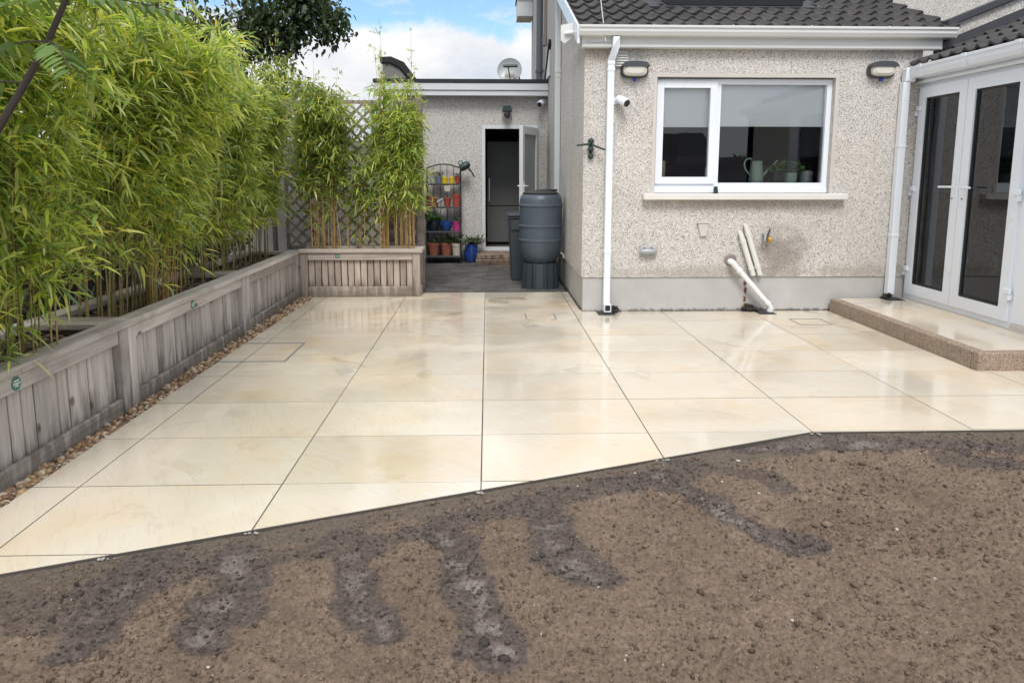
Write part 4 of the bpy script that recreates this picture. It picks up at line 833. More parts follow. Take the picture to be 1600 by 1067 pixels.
def pot(x, y, z, r, h, mat, lab, taper=.72, kind='pot', style='pot'):
    rt_ = root('flower_pot', (x, y, z), lab, 'flower pot', None)
    if style == 'pot': pr = [(0, 0), (r*taper, 0), (r*.93, h*.76), (r, h*.765), (r*1.02, h), (r*.92, h), (r*.88, h*.88), (0, h*.86)]
    elif style == 'bowl': pr = [(0, 0), (r*.6, 0), (r*.92, h*.35), (r, h*.75), (r*.97, h), (r*.88, h), (r*.88, h*.85), (0, h*.85)]
    else: pr = [(0, 0), (r*.62, 0), (r*.95, h*.28), (r, h*.55), (r*.78, h*.85), (r*.82, h), (r*.72, h), (r*.66, h*.9), (0, h*.9)]
    MB().lathe(pr, (x, y, z), 24).build('bowl' if style == 'bowl' else 'pot_body', mat, rt_, smooth=True); return rt_
def leaf_arrays(base, d, L, wd, up=None, droop=.35):   # blades with a tapering outline, bent by their weight
    n = len(base); d = d/np.linalg.norm(d, axis=1, keepdims=True); ref = rng.normal(0, .35, (n, 3))+np.array([0, 0, 1.0]); side = np.cross(d, ref); side /= np.linalg.norm(side, axis=1, keepdims=True)+1e-9
    L = np.asarray(L)[:, None]; wd = np.asarray(wd)[:, None]; dn = np.array([0, 0, -1.0]); dr = (np.asarray(droop)*np.ones(n))[:, None]
    mid = lambda t: base+d*L*t+dn*L*dr*t*t
    p = [mid(0), mid(.32)-side*wd*.5, mid(.32)+side*wd*.5, mid(.68)-side*wd*.36, mid(.68)+side*wd*.36, mid(1.0)]
    co = np.stack(p, 1).reshape(-1, 3); o6 = (np.arange(n)*6)[:, None]
    q = o6+np.array([[1, 2, 4, 3]]); t1 = o6+np.array([[0, 2, 1]]); t2 = o6+np.array([[3, 4, 5]]); return co, q, np.concatenate([t1, t2])
def leaves_obj(name, base, d, L, wd, tone, mat, parent, droop=.35, kind='stuff'):
    o_ = org(parent); co, q, t = leaf_arrays(np.asarray(base)-np.array(o_[:]), np.asarray(d), L, wd, None, droop)
    me = fast_mesh(name, co, q, mat, np.repeat(np.asarray(tone), 6, 0), tri=t); ob = bpy.data.objects.new(name, me); COL.objects.link(ob); ob.parent = parent; ORG[ob.name] = o_; setp(ob, kind=kind); return ob
def tuft(parent, x, y, z, n, L, sp, col, wd=.2):
    b = np.stack([x+rng.normal(0, sp*.3, n), y+rng.normal(0, sp*.3, n), z+rng.random(n)*L*.5], -1); d = np.stack([rng.normal(0, 1, n), rng.normal(0, 1, n), rng.uniform(.2, 1.6, n)], -1)
    leaves_obj('foliage', b, d, rng.uniform(.5, 1.1, n)*L, rng.uniform(.7, 1.2, n)*L*wd, np.array(col)*rng.uniform(.6, 1.4, (n, 1)), 'treeleaf', parent, .3)
GRN = (.05, .12, .03); GRY = (.10, .14, .08)
z4, z3, z2, z1 = [s_[0]+.001 for s_ in SH]
p = pot(-.83, 8.42, z1, .045, .13, 'galv', 'slim grey pot first on the top rack shelf', .9); tuft(p, -.83, 8.42, z1+.12, 14, .07, .06, GRY)
p = pot(-.735, 8.43, z1, .052, .12, 'bluegrey', 'blue grey pot with a small plant on the top rack shelf'); tuft(p, -.735, 8.43, z1+.11, 60, .09, .12, GRY)
pot(-.64, 8.42, z1, .05, .105, 'yellow', 'bright yellow pot next to the blue grey pot on the rack')
pot(-.53, 8.42, z1, .05, .105, 'yellow', 'bright yellow pot next to the small terracotta pot on the rack')
p = pot(-.44, 8.42, z1, .045, .12, 'terra2', 'small terracotta pot at the end of the top rack shelf by the watering can'); tuft(p, -.44, 8.42, z1+.11, 40, .07, .08, GRY)
p = pot(-.83, 8.38, z2, .075, .16, 'terra', 'wide terracotta pot on saucer on the second rack shelf'); MB().lathe([(0, 0), (.085, 0), (.092, .06), (.084, .06), (.08, .012), (0, .012)], (-.83, 8.38, z2), 24).build('saucer', 'terra', p, smooth=True)
p = pot(-.60, 8.38, z2, .062, .15, 'terra2', 'round red terracotta pot with wire handle in the second shelf middle'); MB().tube([(-.63, 8.38, z2+.14), (-.60, 8.38, z2+.26), (-.57, 8.38, z2+.14)], .005, 6).build('wire_handle', 'galv', p); MB().box(-.645, -.56, 8.375, 8.385, z2+.24, z2+.33).build('plant_label', 'cream', p)
p = pot(-.455, 8.38, z2, .066, .20, 'terra2', 'tall red pot at the right end of the second rack shelf', .88)
MB().tube([(-.76, 8.33, z2+.075), (-.665, 8.34, z2+.125)], [.012, .016], 8).build('trowel', 'galv', None, 'small metal hand trowel leaning among the pots', 'trowel', loc=(-.71, 8.335, z2+.07))
p = pot(-.82, 8.36, z3, .10, .17, 'darkglaze', 'dark glazed bowl with fern on the third rack shelf', style='bowl'); tuft(p, -.82, 8.36, z3+.15, 90, .15, .2, GRN)
p = pot(-.62, 8.36, z3, .095, .16, 'cobalt', 'shiny blue glazed bowl on the third rack shelf', style='bowl'); tuft(p, -.62, 8.36, z3+.14, 20, .06, .08, GRN)
p = pot(-.45, 8.36, z3, .075, .15, 'pink', 'bright pink pot at the right of the third rack shelf', .9); tuft(p, -.45, 8.36, z3+.14, 50, .07, .12, GRN)
p = pot(-.82, 8.34, z4, .10, .20, 'terra', 'brown terracotta pot first on the bottom rack shelf'); tuft(p, -.82, 8.34, z4+.18, 30, .09, .14, GRN)
p = pot(-.62, 8.34, z4, .098, .20, 'terra', 'brown terracotta pot in the middle of the bottom rack shelf'); tuft(p, -.62, 8.34, z4+.18, 70, .15, .18, GRN)
p = pot(-.455, 8.34, z4, .085, .19, 'cream', 'cream coloured pot on the bottom rack shelf', .8); tuft(p, -.455, 8.34, z4+.17, 20, .07, .1, GRN)
p = pot(-.225, 8.38, -.013, .125, .29, 'cobalt', 'glossy cobalt blue urn with grey green plant standing on the yard bricks', style='urn'); tuft(p, -.225, 8.38, .27, 170, .17, .28, (.11, .15, .08), .16)
r = root('watering_can', (-.335, 8.40, 1.50), 'dark green watering can hooked upside down on the plant rack corner', 'watering can')
mc = Matrix.Translation((-.32, 8.38, 1.50)) @ Matrix.Rotation(R(62), 4, 'Y'); MB().lathe([(0, -.09), (.05, -.085), (.062, -.03), (.058, .05), (.03, .085), (0, .09)], (0, 0, 0), 18, mc).build('body', 'green_paint', r, smooth=True)
MB().tube([(-.26, 8.38, 1.46), (-.21, 8.38, 1.40), (-.175, 8.37, 1.33)], [.018, .011, .013], 8).build('spout', 'green_paint', r, smooth=True); MB().tube([(-.385+.035*math.cos(t*.7), 8.38, 1.545+.035*math.sin(t*.7)) for t in range(10)], .008, 8).build('handle', 'green_paint', r, smooth=True)
# things on the kitchen window board
zs = 1.286
r = root('watering_can', (2.80, 4.34, zs), 'sage green watering can on the kitchen window board', 'watering can')
MB().lathe([(0, 0), (.078, 0), (.074, .01), (.058, .19), (.062, .20), (.05, .20), (0, .195)], (2.80, 4.34, zs+.03), 24).build('body', 'sage', r, smooth=True)
MB().tube([(2.86, 4.34, zs+.07), (2.93, 4.34, zs+.15), (3.02, 4.34, zs+.235)], [.014, .01, .008], 8).build('spout', 'sage', r, smooth=True); MB().tube([(2.75+.0-.075*math.sin(t*.27), 4.34, zs+.15+.085*math.cos(t*.27-.35)+.02) for t in range(12)], .008, 8).build('handle', 'sage', r, smooth=True); MB().lathe([(0, 0), (.07, 0), (.07, .03), (0, .03)], (2.80, 4.34, zs), 20).build('foot', 'sage', r)
for (x, lab, n, L) in ((3.02, 'small leafy plant in dark pot next to the sage watering can', 90, .10), (3.17, 'bushy green herb in a green pot on the kitchen window board', 150, .13)):
    p = root('house_plant', (x, 4.36, zs), lab, 'house plant'); MB().lathe([(0, 0), (.055, 0), (.068, .11), (.06, .11), (0, .10)], (x, 4.36, zs), 20).build('pot', 'darkglaze' if n < 100 else 'sage', p, smooth=True); tuft(p, x, 4.36, zs+.11, n, L, .16, (.09, .19, .05), .42)
pot(3.33, 4.36, zs, .07, .13, 'galv', 'pale grey pot at the corner of the kitchen window board', .95)
r = root('kitchen_tap', (2.40, 4.42, zs), 'slim curved steel tap behind the kitchen window', 'tap'); MB().tube([(2.31+.0, 4.45, zs), (2.31, 4.45, zs+.15)]+[(2.355-.045*math.cos(t*.35), 4.45-.03*t/9, zs+.15+.05*math.sin(t*.35)) for t in range(10)]+[(2.40, 4.41, zs+.09)], .011, 8).build('spout', 'steel', r, smooth=True)
r = root('paper_roll', (1.80, 4.34, zs), 'white paper roll beside the narrow window', 'paper roll'); MB().lathe([(0, 0), (.055, 0), (.055, .23), (.02, .23), (.02, .2), (0, .2)], (1.80, 4.34, zs), 20).build('roll', 'cream', r, smooth=True)
# garden room furniture
r = root('wooden_cabinet', (5.2, 4.2, .16), 'light oak cabinet inside the french doors', 'cabinet'); MB().box(4.75, 5.75, 5.1, 5.55, .17, 1.12).build('carcass', 'oak', r, bevel=.01); MB().box(4.70, 5.80, 5.05, 5.6, 1.121, 1.16).build('top', 'oak', r, bevel=.006); MB().box(4.78, 5.22, 5.08, 5.098, .22, 1.08).build('door', 'oak', r, bevel=.004); MB().box(5.26, 5.72, 5.08, 5.098, .22, 1.08).build('door', 'oak', r, bevel=.004)
r = root('sofa', (6.4, 4.2, .16), 'grey fabric sofa inside the garden room', 'sofa')
MB().box(5.95, 7.4, 3.6, 4.5, .2, .55).build('seat', 'sofa', r, bevel=.05); MB().box(5.95, 7.4, 4.3, 4.65, .5, 1.0).build('backrest', 'sofa', r, bevel=.08); MB().box(5.75, 5.96, 3.6, 4.6, .2, .78).build('arm', 'sofa', r, bevel=.06)
r = root('toy_box', (5.1, 2.95, .16), 'low white tray with teal cloth on the garden room floor', 'tray'); MB().box(4.75, 5.3, 2.75, 3.3, .161, .25).build('tray', 'upvc', r, bevel=.01); MB().box(4.8, 5.1, 2.8, 3.0, .2505, .31).build('cloth', 'teal', r, bevel=.02)

# ------------------------------------------------------------------ planters
def planter_y(y0, y1, lab, nb, badge=None):      # face looks towards +X
    fx, bxk = -2.115, -2.68; r = root('planter_box', (-2.4, (y0+y1)/2, 0), lab, 'planter', 'weathered timber planters')
    pw = .088
    for a in (y0, y1-pw): MB().box(fx-.075, fx+.02, a, a+pw, -.06, .492).build('post', 'woodz', r, bevel=.007)
    for a in (y0, y1-pw): MB().box(bxk, bxk+.07, a, a+pw, -.06, .492).build('post', 'woodz', r, bevel=.005)
    MB().box(fx-.02, fx+.008, y0+pw+.002, y1-pw-.002, .408, .491).build('top_rail', 'woody', r, bevel=.005); MB().box(fx-.02, fx+.008, y0+pw+.002, y1-pw-.002, -.045, .082).build('bottom_rail', 'woody', r, bevel=.006)
    L = (y1-y0-2*pw); bw = L/nb; me_ = MB().box(-.010, .009, .0045, bw-.0045, .0, .50).mesh('board', 'woodz', bevel=.006)
    for k in range(nb): piece('board', me_, r, (fx-.036+random.uniform(-.004, .003), y0+pw+k*bw, -.03))
    MB().box(bxk, bxk+.02, y0+pw+.002, y1-pw-.002, -.05, .491).build('back_panel', 'woody', r)
    for a in (y0+.02, y1-.04): MB().box(bxk+.072, fx-.078, a, a+.02, -.05, .49).build('end_panel', 'woodx', r)
    MB().box(fx-.085, fx+.038, y0-.006, y1+.004, .4925, .532).build('cap_board', 'woody', r, bevel=.006); MB().box(bxk-.02, bxk+.09, y0-.006, y1+.004, .4925, .532).build('cap_board', 'woody', r, bevel=.006)
    for a in (y0-.004, y1-.106): MB().box(bxk+.092, fx-.087, a, a+.11, .4925, .531).build('cap_board', 'woodx', r, bevel=.006)
    MB().box(bxk+.022, fx-.042, y0+.042, y1-.042, .30, .455).build('compost', 'compost', r)
    if badge is not None:
        bd_ = MB().lathe([(0, 0), (.032, 0), (.032, .003), (0, .003)], (fx+.0085, badge, .447), 24, Matrix.Rotation(math.pi/2, 4, 'Y')).build('badge', 'badge_green', r)
        for z, hw in ((.013, .018), (.0, .026), (-.011, .013)): MB().box(fx+.0116, fx+.0122, badge-hw, badge+hw, .447+z-.003, .447+z+.003).build('print_line', 'badge_pale', bd_)
    return r
pA = planter_y(-1.3, 1.128, 'grey timber planter next to the cut soil edge of the patio', 24, .11); pB = planter_y(1.14, 3.252, 'middle timber planter in the row beside the gravel strip', 21, 2.11); pC = planter_y(3.264, 5.035, 'timber planter in the row meeting the far corner planter', 18, None)
fy, byk, xa, xb = 5.058, 5.43, -2.085, -.735
pD = root('planter_box', ((xa+xb)/2, 5.24, 0), 'brownish timber planter at the end of the patio, square to the others', 'planter', 'weathered timber planters')
for x in (xb-.085, xa): MB().box(x, x+.085, fy-.012, fy+.075, -.05, .50).build('post', 'woodz_far', pD, bevel=.005)
MB().box(xb-.085, xb, byk-.08, byk, -.05, .50).build('post', 'woodz_far', pD, bevel=.005)
MB().box(xa+.087, xb-.087, fy-.014, fy+.02, .42, .50).build('top_rail', 'woodx', pD, bevel=.005); MB().box(xa+.087, xb-.087, fy-.012, fy+.02, -.04, .118).build('bottom_rail', 'woodx', pD, bevel=.006)
nb = 16; bw = (xb-xa-.17)/nb; me_ = MB().box(.0045, bw-.0045, -.009, .010, 0, .47).mesh('board', 'woodz_far', bevel=.006)
for k in range(nb): piece('board', me_, pD, (xa+.085+k*bw, fy+.031+random.uniform(-.003, .003), 0))
MB().box(xb-.03, xb-.012, fy+.077, byk-.082, -.04, .50).build('end_panel', 'woody', pD); MB().box(xb-.016, xb+.008, fy+.077, byk-.082, -.04, .1).build('end_rail', 'woody', pD); MB().box(xb-.016, xb+.008, fy+.077, byk-.082, .42, .5).build('end_rail', 'woody', pD); MB().box(xa, xb-.087, byk-.02, byk, -.04, .5).build('back_panel', 'woodx', pD)
MB().box(xa-.01, xb+.03, fy-.035, fy+.085, .5015, .542).build('cap_board', 'woodx', pD, bevel=.006); MB().box(xa, xb+.03, byk-.09, byk+.02, .5015, .542).build('cap_board', 'woodx', pD, bevel=.006); MB().box(xb-.08, xb+.028, fy+.087, byk-.092, .5015, .541).build('cap_board', 'woody', pD, bevel=.006)
MB().box(xa+.01, xb-.032, fy+.043, byk-.022, .3, .46).build('compost', 'compost', pD)
bd_ = MB().box(-1.685, -1.635, fy-.0185, fy-.0145, .45, .482).build('badge', 'badge_green', pD); MB().box(-1.678, -1.642, fy-.0195, fy-.019, .463, .469).build('print_line', 'badge_pale', bd_)
# bark chips on the compost
def chips(n, x0, x1, y0, y1, z, lab):
    c = np.stack([rng.uniform(x0, x1, n), rng.uniform(y0, y1, n), z+rng.random(n)*.02], -1); me = lumps('bark_chips', c, rng.uniform(.008, .022, n), np.array([.15, .11, .085])*rng.uniform(.4, 1.7, (n, 1)), 'clod', (.2, .4), .3)
    o = bpy.data.objects.new('bark_chips', me); COL.objects.link(o); setp(o, lab, 'bark mulch', kind='stuff')
chips(3200, -2.65, -2.16, -1.2, 5.0, .452, 'loose bark chips covering the compost of the planter row'); chips(700, -2.07, -.78, 5.1, 5.40, .457, 'bark chips on the compost of the far corner planter')

# ------------------------------------------------------------------ trellis panels
def trellis(name, origin, ux, L, z0, z1, mat, lab, sp=.105):
    r = root(name, origin, lab, 'trellis'); o_ = Vector(origin); ux = Vector(ux); nrm_ = ux.cross(Vector((0, 0, 1))); H = z1-z0
    def bar(a, b, wd, off, nm, th_=.008):
        d = (b[0]-a[0], b[1]-a[1]); l = math.hypot(*d); px, pz = -d[1]/l*wd/2, d[0]/l*wd/2
        c = [o_+ux*(u)+Vector((0, 0, z0+v))+nrm_*off for u, v in ((a[0]+px, a[1]+pz), (b[0]+px, b[1]+pz), (b[0]-px, b[1]-pz), (a[0]-px, a[1]-pz))]; MB().prism(c, nrm_*th_).build(nm, mat, r)
    s_ = sp*math.sqrt(2); k = -int(H/s_)-1
    while k*s_ < L:
        u0 = k*s_; a = (max(u0, 0), max(0, -u0)); t = min(L-a[0], H-a[1])
        if t > .03: bar(a, (a[0]+t, a[1]+t), .028, .0, 'slat')
        u1 = k*s_+H; a = (min(u1, L), 0 if u1 <= L else u1-L); t = min(a[0], H-a[1])
        if t > .03: bar(a, (a[0]-t, a[1]+t), .028, .0095, 'slat')
        k += 1
    for a, b in (((0, .02), (L, .02)), ((0, H-.02), (L, H-.02)), ((.02, 0), (.02, H)), ((L-.02, 0), (L-.02, H)), ((0, H*.55), (L, H*.55))): bar(a, b, .042, -.014, 'frame_bar', .012)
    return r
trellis('trellis', (-2.34, 5.50, 0), (1, 0, 0), 1.58, .50, 2.22, 'lattice', 'grey timber lattice trellis behind the far corner planter')
MB().box(-.80, -.72, 5.46, 5.54, -.05, 2.25).build('trellis_post', 'lattice', None, 'square timber post at the end of the far trellis', 'post', loc=(-.76, 5.5, 0), bevel=.005)
for k in range(3):
    trellis('trellis', (-2.80, -1.0+k*2.15, 0), (0, 1, 0), 2.1, .45, 2.2, 'latticedark', ['dark lattice trellis behind the bamboo next to the sumac', 'dark lattice trellis behind the middle planter', 'dark lattice trellis behind the bamboo at the far corner'][k], .15)

# ------------------------------------------------------------------ bamboo
BG = np.array([[.34, .44, .095], [.42, .50, .11], [.23, .34, .085], [.50, .54, .16], [.12, .20, .06], [.36, .42, .20]])
def bamboo(x, y, z0, nculm, rx, ry, hmin, hmax, lean, lab, culm='culm', low=.38, seed=0, group='bamboo in the planter row', dens=1.0, spread=1.0, dark=1.0, whips=0, llen=1.0):
    global rng
    keep_ = rng; rng = np.random.default_rng(100+seed); r = root('bamboo_plant', (x, y, z0), lab, 'bamboo', group)
    B, D, LL, WW, TT = [], [], [], [], []
    for k in range(nculm+whips):
        wh = k >= nculm; px, py = x+rng.uniform(-rx, rx), y+rng.uniform(-ry, ry); h = rng.uniform(hmin, hmax)+(rng.uniform(.35, .75) if wh else 0)
        ln = Vector((lean[0]*rng.uniform(.2, 1.3)+rng.normal(0, .10), lean[1]+rng.normal(0, .12), 0))*spread*(.55 if wh else 1)
        pts = [Vector((px, py, z0-.02))+ln*(t/8)**1.8+Vector((0, 0, (h-z0)*(t/8)*(1-.06*(t/8)**2))) for t in range(9)]; lowk = low*rng.uniform(.45, 1.3); rad = rng.uniform(.004, .0068)*(.8 if spread < 1 else 1)
        MB().tube(pts, [rad*(1-.7*t/8) for t in range(9)], 6).build('culm', culm, r, smooth=True)
        for j in range(int((15 if not wh else 12)*dens)+1):
            t = lowk+(1-lowk)*rng.random()**.85 if not wh else .5+.5*rng.random(); i0 = min(int(t*8), 7); f_ = t*8-i0; p0 = pts[i0].lerp(pts[i0+1], f_)
            for b in range(rng.integers(2, 5) if not wh else 1):
                az = rng.uniform(0, 2*math.pi); bl = rng.uniform(.10, .36)*(1.25-t*.55)*spread*(.45 if wh else 1); el = rng.uniform(.15, .95); bd__ = np.array([math.cos(az)*math.cos(el), math.sin(az)*math.cos(el), math.sin(el)])
                n = int(rng.integers(6, 12)) if not wh else 7; s_ = np.linspace(.35, 1.0, n)[:, None]; pos = np.array(p0[:])+bd__*bl*s_+np.array([0, 0, -.55*bl])*s_**2
                out = bd__*np.array([1, 1, .4])+np.array([0, 0, -.10]); dd = out+rng.normal(0, .62, (n, 3)); 
                if wh: dd[:, 2] += .9
                B.append(pos); D.append(dd); L_ = rng.uniform(.075, .155, n)*llen*(.6 if wh else 1); LL.append(L_); WW.append(L_*rng.uniform(.11, .165, n)); tone_ = BG[rng.integers(0, 6, n)]*rng.uniform(.75, 1.2, (n, 1))*dark; TT.append(np.where(rng.random((n, 1)) < .018, np.array([[.42, .36, .06]]), tone_))
    leaves_obj('leaves', np.concatenate(B), np.concatenate(D), np.concatenate(LL), np.concatenate(WW), np.concatenate(TT), 'bamboo', r, .32); rng = keep_; return r
labs = ['bamboo growing at the patio corner next to the sumac', 'tall bamboo just behind the sumac stem', 'thick bamboo at the joint of the first two planters', 'bamboo arching over the middle planter badge', 'bamboo with orange tinted canes in the middle planter', 'bamboo beside the joint of the second and third planters', 'dense bamboo in the third planter of the row', 'darker leaved bamboo at the far end of the planter row']
for k, yb in enumerate((-.28, .36, 1.42, 1.88, 2.2, 3.12, 3.62, 4.62)):
    bamboo((-2.36, -2.28, -2.4, -2.38, -2.4, -2.44, -2.42, -2.44)[k], yb, .45, 24, .16, .20, (2.2, 2.2, 2.0, 2.15, 1.9, 1.95, 1.9, 2.0)[k], (2.65, 2.8, 2.6, 2.75, 2.5, 2.55, 2.4, 2.6)[k], ((.36, .34, .50, .50, .40, .20, .22, .16)[k], (-.05, .02, -.08, -.04, .02, -.05, .02, 0)[k]), labs[k], 'culm' if k != 4 else 'culm_tan', (.10, .16, .36, .40, .38, .26, .3, .26)[k], k, dens=1.1, spread=.95, dark=(1.0, 1.06, .95, 1.05, 1.0, .88, .94, .82)[k], whips=3, llen=.88)  # leaf tone is set per clump, lowest at the far end
bamboo(-1.86, 5.26, .45, 22, .16, .09, 2.15, 2.55, (.02, -.10), 'bamboo with bare tan canes at the corner end of the far planter', 'culm_tan', .46, 20, 'bamboo in the far planter', 1.2, .82, .8, 3, .9)
bamboo(-1.02, 5.24, .45, 22, .22, .09, 2.1, 2.62, (.02, -.08), 'feathery bamboo with tan canes beside the plant rack', 'culm_tan', .42, 21, 'bamboo in the far planter', 1.1, .82, .98, 7, .85)
bamboo(-1.46, 5.28, .45, 9, .26, .06, 1.2, 2.35, (.0, -.05), 'sparse loose bamboo growing before the middle of the trellis', 'culm_tan', .3, 22, 'bamboo in the far planter', .7, .75, .85, 3, .85)

# sumac leaning out of the near planter
SY = -.42; sm = root('sumac_tree', (-2.3, SY, .45), 'dark leaning sumac stem with feathery leaves in front of the bamboo', 'tree')
stem = [Vector((-2.3, SY, .44)), Vector((-2.12, SY, 1.0)), at(-8, 210, 1, SY), at(40, 130, 1, SY), at(75, 65, 1, SY), at(103, 0, 1, SY), at(118, -60, 1, SY), at(122, -160, 1, SY)]
MB().tube(stem, [.022, .019, .015, .013, .0115, .010, .008, .005], 8).build('trunk', 'barkdark', sm, smooth=True)
B, D, LL, WW, TT = [], [], [], [], []
for j, (i0, az, el, L) in enumerate([(5, 0.1, .15, .42), (5, 2.8, .2, .45), (6, -.6, .35, .45), (6, 3.6, .3, .5), (4, -.9, -.1, .35), (4, 3.0, .05, .45), (7, .5, .5, .5), (7, 2.2, .4, .5), (3, 3.3, .1, .4), (7, -1.4, .3, .5), (6, -2.2, .1, .4)]):
    d = Vector((math.cos(az)*math.cos(el), math.sin(az)*math.cos(el), math.sin(el))); pts = [stem[i0]+d*L*t/6+Vector((0, 0, -.28*L*(t/6)**2)) for t in range(7)]
    MB().tube(pts, [.004*(1-.1*t) for t in range(7)], 5).build('leaf_stalk', 'barkdark', sm)
    for t in np.linspace(.2, 1, 11):
        i1 = min(int(t*6), 5); p0 = pts[i1].lerp(pts[i1+1], t*6-i1); sd_ = d.cross(Vector((0, 0, 1))).normalized()
        for s_ in (-1, 1): B.append(p0[:]); v = sd_*s_+d*.45+Vector((0, 0, -.35)); D.append(v[:]); l = .085*(1.05-.5*abs(t-.5)); LL.append(l); WW.append(l*.3); TT.append((np.array([.13, .22, .06])*random.uniform(.7, 1.2)))
leaves_obj('leaflets', np.array(B), np.array(D), np.array(LL), np.array(WW), np.array(TT), 'treeleaf', sm, .3)

# ------------------------------------------------------------------ trees and neighbours
def tree(base, top, crown, lab, n, col, leafL, clus, name='broadleaf_tree', bark='barkgrey', seed=0, flat=.75, radius=.13, hang=.6):
    global rng
    keep_ = rng; rng = np.random.default_rng(500+seed); base, top, = Vector(base), Vector(top); r = root(name, base, lab, 'tree')
    pts = [base.lerp(top, t/6)+Vector((rng.normal(0, .06), rng.normal(0, .06), 0)) for t in range(7)]; MB().tube(pts, [radius*(1-.11*t) for t in range(7)], 10).build('trunk', bark, r, smooth=True)
    B, D = [], []
    for cx_, cy_, cz_, rad in crown:
        c = Vector((cx_, cy_, cz_)); j = pts[rng.integers(3, 7)]; mid = j.lerp(c, .5)+Vector((0, 0, .25)); MB().tube([j, mid, c], [.045, .03, .012], 6).build('limb', bark, r, smooth=True)
        for q in range(clus):
            a = rng.normal(0, 1, 3); a /= np.linalg.norm(a); p = np.array(c[:])+a*rad*rng.uniform(.35, 1.0)*np.array([1, 1, flat]); m_ = n//(clus*len(crown))+1; k = rng.normal(0, .05*rad+.05, (m_, 3)); k[:, 2] -= rng.random(m_)*hang*.75; B.append(p+k); D.append(rng.normal(0, .7, (m_, 3))+np.array([0, 0, -hang]))
    B, D = np.concatenate(B), np.concatenate(D); m_ = len(B); L = rng.uniform(.65, 1.15, m_)*leafL; leaves_obj('crown', B, D, L, L*rng.uniform(.55, .72, m_), np.array(col)*rng.uniform(.6, 1.3, (m_, 1)), 'treeleaf', r, .2); rng = keep_; return r
tree((-5.9, 9.2, -.14), (-5.3, 9.3, 6.2), [(-3.9, 9.0, 3.75, .75), (-4.5, 9.2, 3.4, .8), (-3.3, 8.9, 4.1, .55), (-5.1, 9.3, 3.6, .9), (-4.2, 9.4, 4.9, 1.1), (-3.5, 9.2, 5.4, 1.0), (-5.6, 9.4, 4.6, 1.1), (-4.8, 9.0, 6.0, 1.3), (-6.5, 9.0, 5.2, 1.2), (-5.9, 8.8, 6.9, 1.2), (-2.9, 9.0, 4.55, .45), (-4.15, 8.8, 3.05, .45)]+[(*at(px, py, 1, 8.9), .38) for px, py in ((515, 10), (450, 30), (480, -20), (300, 40), (400, 20))], 'large dark green tree with drooping boughs behind the bamboo', 12000, (.062, .092, .045), .10, 34, seed=1)
tree((-3.0, 7.4, -.14), (-2.85, 7.4, 2.5), [(-2.85, 7.3, 2.75, .38), (-3.15, 7.4, 2.4, .45), (-2.6, 7.3, 2.3, .4), (-3.4, 7.5, 2.0, .5), (-2.7, 7.4, 1.7, .5)], 'light green leafy shrub rising between bamboo and dark tree', 3600, (.20, .27, .07), .075, 26, 'leafy_shrub', 'barkdark', 2, .9, .04, .3)
for k, (x, y, s_, lab) in enumerate(((-4.3, 1.6, 1, 'dark shrub in the neighbouring garden behind the trellis'), (-4.4, 3.9, 2, 'broad shrub in the neighbouring garden behind the third planter'), (-3.9, 6.2, 3, 'rounded shrub behind the far corner of the planters'), (-4.4, -.8, 4, 'shrub in the neighbouring garden behind the sumac'))):
    tree((x, y, -.14), (x, y, 1.6), [(x, y, 1.5, .7), (x+.3, y+.5, 1.1, .7), (x, y-.6, 1.2, .7), (x-.2, y+.2, 2.0, .55), (x+.3, y-.2, .7, .7)], lab, 2600, (.055, .085, .03), .10, 16, 'garden_shrub', 'barkdark', 10+s_, .9, .05, .3)
# boundary walls and the neighbour's outbuilding
MB().box(-1.20, -1.052, 5.58, 8.598, -.1, 1.75).build('boundary_wall', 'stone_wall', None, 'grey rendered boundary wall beside the brick yard, behind the bamboo', 'wall', loc=(-1.12, 7.1, 0))
MB().box(-6.5, -1.66, 8.70, 8.9, -.1, 1.9).build('boundary_wall', 'stone_wall', None, 'grey rendered garden wall seen through the far trellis', 'wall', loc=(-4, 8.8, 0))
nb_ = root('outbuilding', (-2.6, 11.5, -.14), 'neighbouring outbuilding with dark curved tiled verge above the flat roof', 'outbuilding')
MB().prism([(-1.93, 11.0, -.14), (-.9, 11.0, -.14), (-.9, 11.0, 2.75), (-1.32, 11.0, 2.98), (-1.62, 11.0, 3.34), (-1.80, 11.0, 3.43), (-1.93, 11.0, 3.43)], (0, 3, 0)).build('gable_wall', 'stone_wall', nb_)
MB().prism([(-1.97, 10.95, 3.435), (-1.78, 10.95, 3.435), (-1.60, 10.95, 3.345), (-1.30, 10.95, 2.985), (-.9, 10.95, 2.755), (-.9, 10.95, 2.84), (-1.24, 10.95, 3.06), (-1.52, 10.95, 3.44), (-1.76, 10.95, 3.54), (-1.97, 10.95, 3.53)], (0, 3.1, 0)).build('roof', 'felt', nb_)
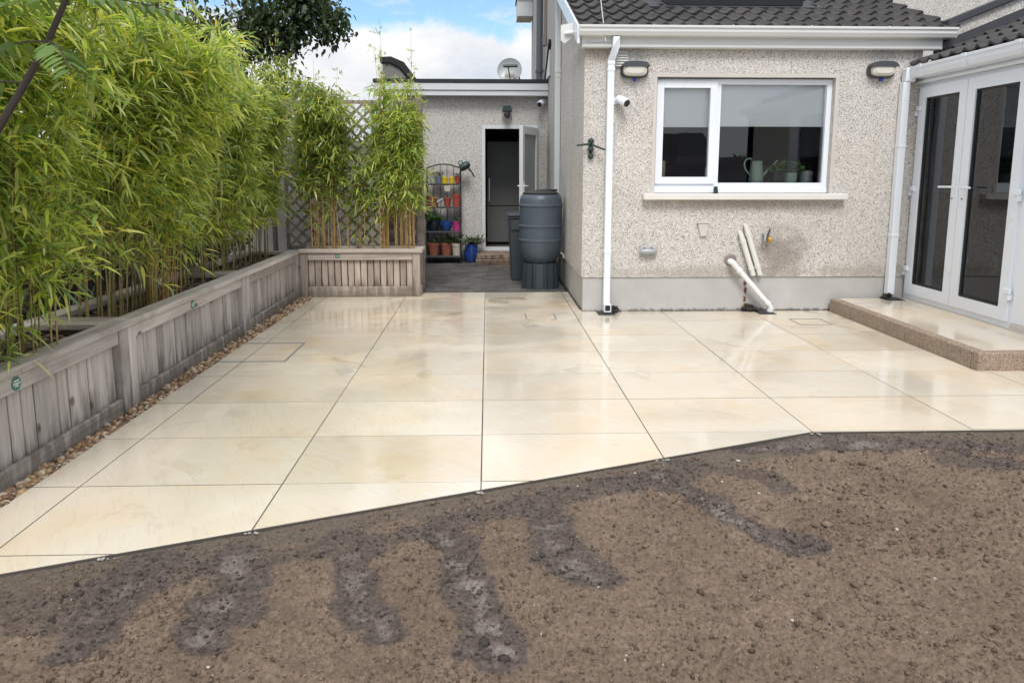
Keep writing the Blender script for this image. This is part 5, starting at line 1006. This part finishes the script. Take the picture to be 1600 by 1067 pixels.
# garden fence behind the viewer (seen mirrored in the glass)
fn = root('garden_fence', (1.5, -9.0, -.1), 'horizontal board garden fence at the bottom of the garden', 'fence')
bm_ = MB().box(0, 2.9, 0, .02, 0, .145).mesh('board', 'fencewood'); pm_ = MB().box(0, .09, 0, .09, 0, 1.95).mesh('post', 'fencewood')
for b in range(6):
    piece('post', pm_, fn, (-8+b*3-.09, -9.03, -.12))
    for k in range(12): piece('board', bm_, fn, (-8+b*3, -9.0, -.05+k*.158))
for k, x in enumerate((-5.5, -1.2, 3.6, 8.0)):
    tree((x, -11.5, -.14), (x, -11.4, 1.6), [(x, -11.5, 1.3, .9), (x+.9, -11.3, 1.2, .8), (x-.9, -11.6, 1.3, .8), (x+1.7, -11.2, 1.1, .8), (x-1.6, -11.5, 1.2, .8)], ['shrub behind the garden fence at its planter end', 'shrub behind the garden fence near its middle', 'shrub behind the fence facing the kitchen window', 'shrub behind the garden fence at its french door end'][k], 2600, (.05, .08, .03), .2, 14, 'garden_shrub', 'barkdark', 30+k, .9, .1, .2)

nh = root('neighbour_house', (1, -41, -.1), 'brown rendered bungalow beyond the garden fence', 'house')
MB().box(-9, 15, -44, -38, -.1, 2.5).build('wall', 'house_back', nh); MB().prism([(-9.4, -37.6, 2.45), (-9.4, -44.4, 2.45), (-9.4, -41, 4.2)], (24.8, 0, 0)).build('roof', 'felt', nh)
for x in (-7, -3, 1.2, 5, 8.6):
    for z in (.9,): wd_ = ring(1, -37.99, -37.93, x-.6, x+.6, z, z+1.1, .06, .06, .06, .06).build('window', 'upvc', nh); MB().box(x-.53, x+.53, -37.985, -37.975, z+.07, z+1.03).build('pane', 'navy', wd_)

bf = root('dark_backing_boards', (-3.05, 2, -.1), 'added dark backing boards behind the trellis of the planter row', 'fence')  # added boards, coloured dark so the gaps between bamboo clumps stay dark
bm_ = MB().box(0, .022, 0, 7.9, 0, .145).mesh('board', 'latticedark')
for k in range(11): piece('board', bm_, bf, (-3.05, -2.4, -.1+k*.15))

# mortar dabs left at the ends of the joints along the cut edge
mp = []
for jx in (-1.37, -.9, 0.0, .9, 1.79):
    for k in range(9): mp.append((jx+random.gauss(0, .02), float(edge_y(np.array(jx)))-.012-abs(random.gauss(0, .007)), -.006))
o = bpy.data.objects.new('mortar_dabs', lumps('mortar_dabs', np.array(mp), rng.uniform(.004, .010, len(mp)), np.tile([.34, .33, .31], (len(mp), 1)), 'clod', (.4, .6))); COL.objects.link(o)
setp(o, 'pale mortar dabs at the slab joints along the cut patio edge', 'mortar', kind='stuff')
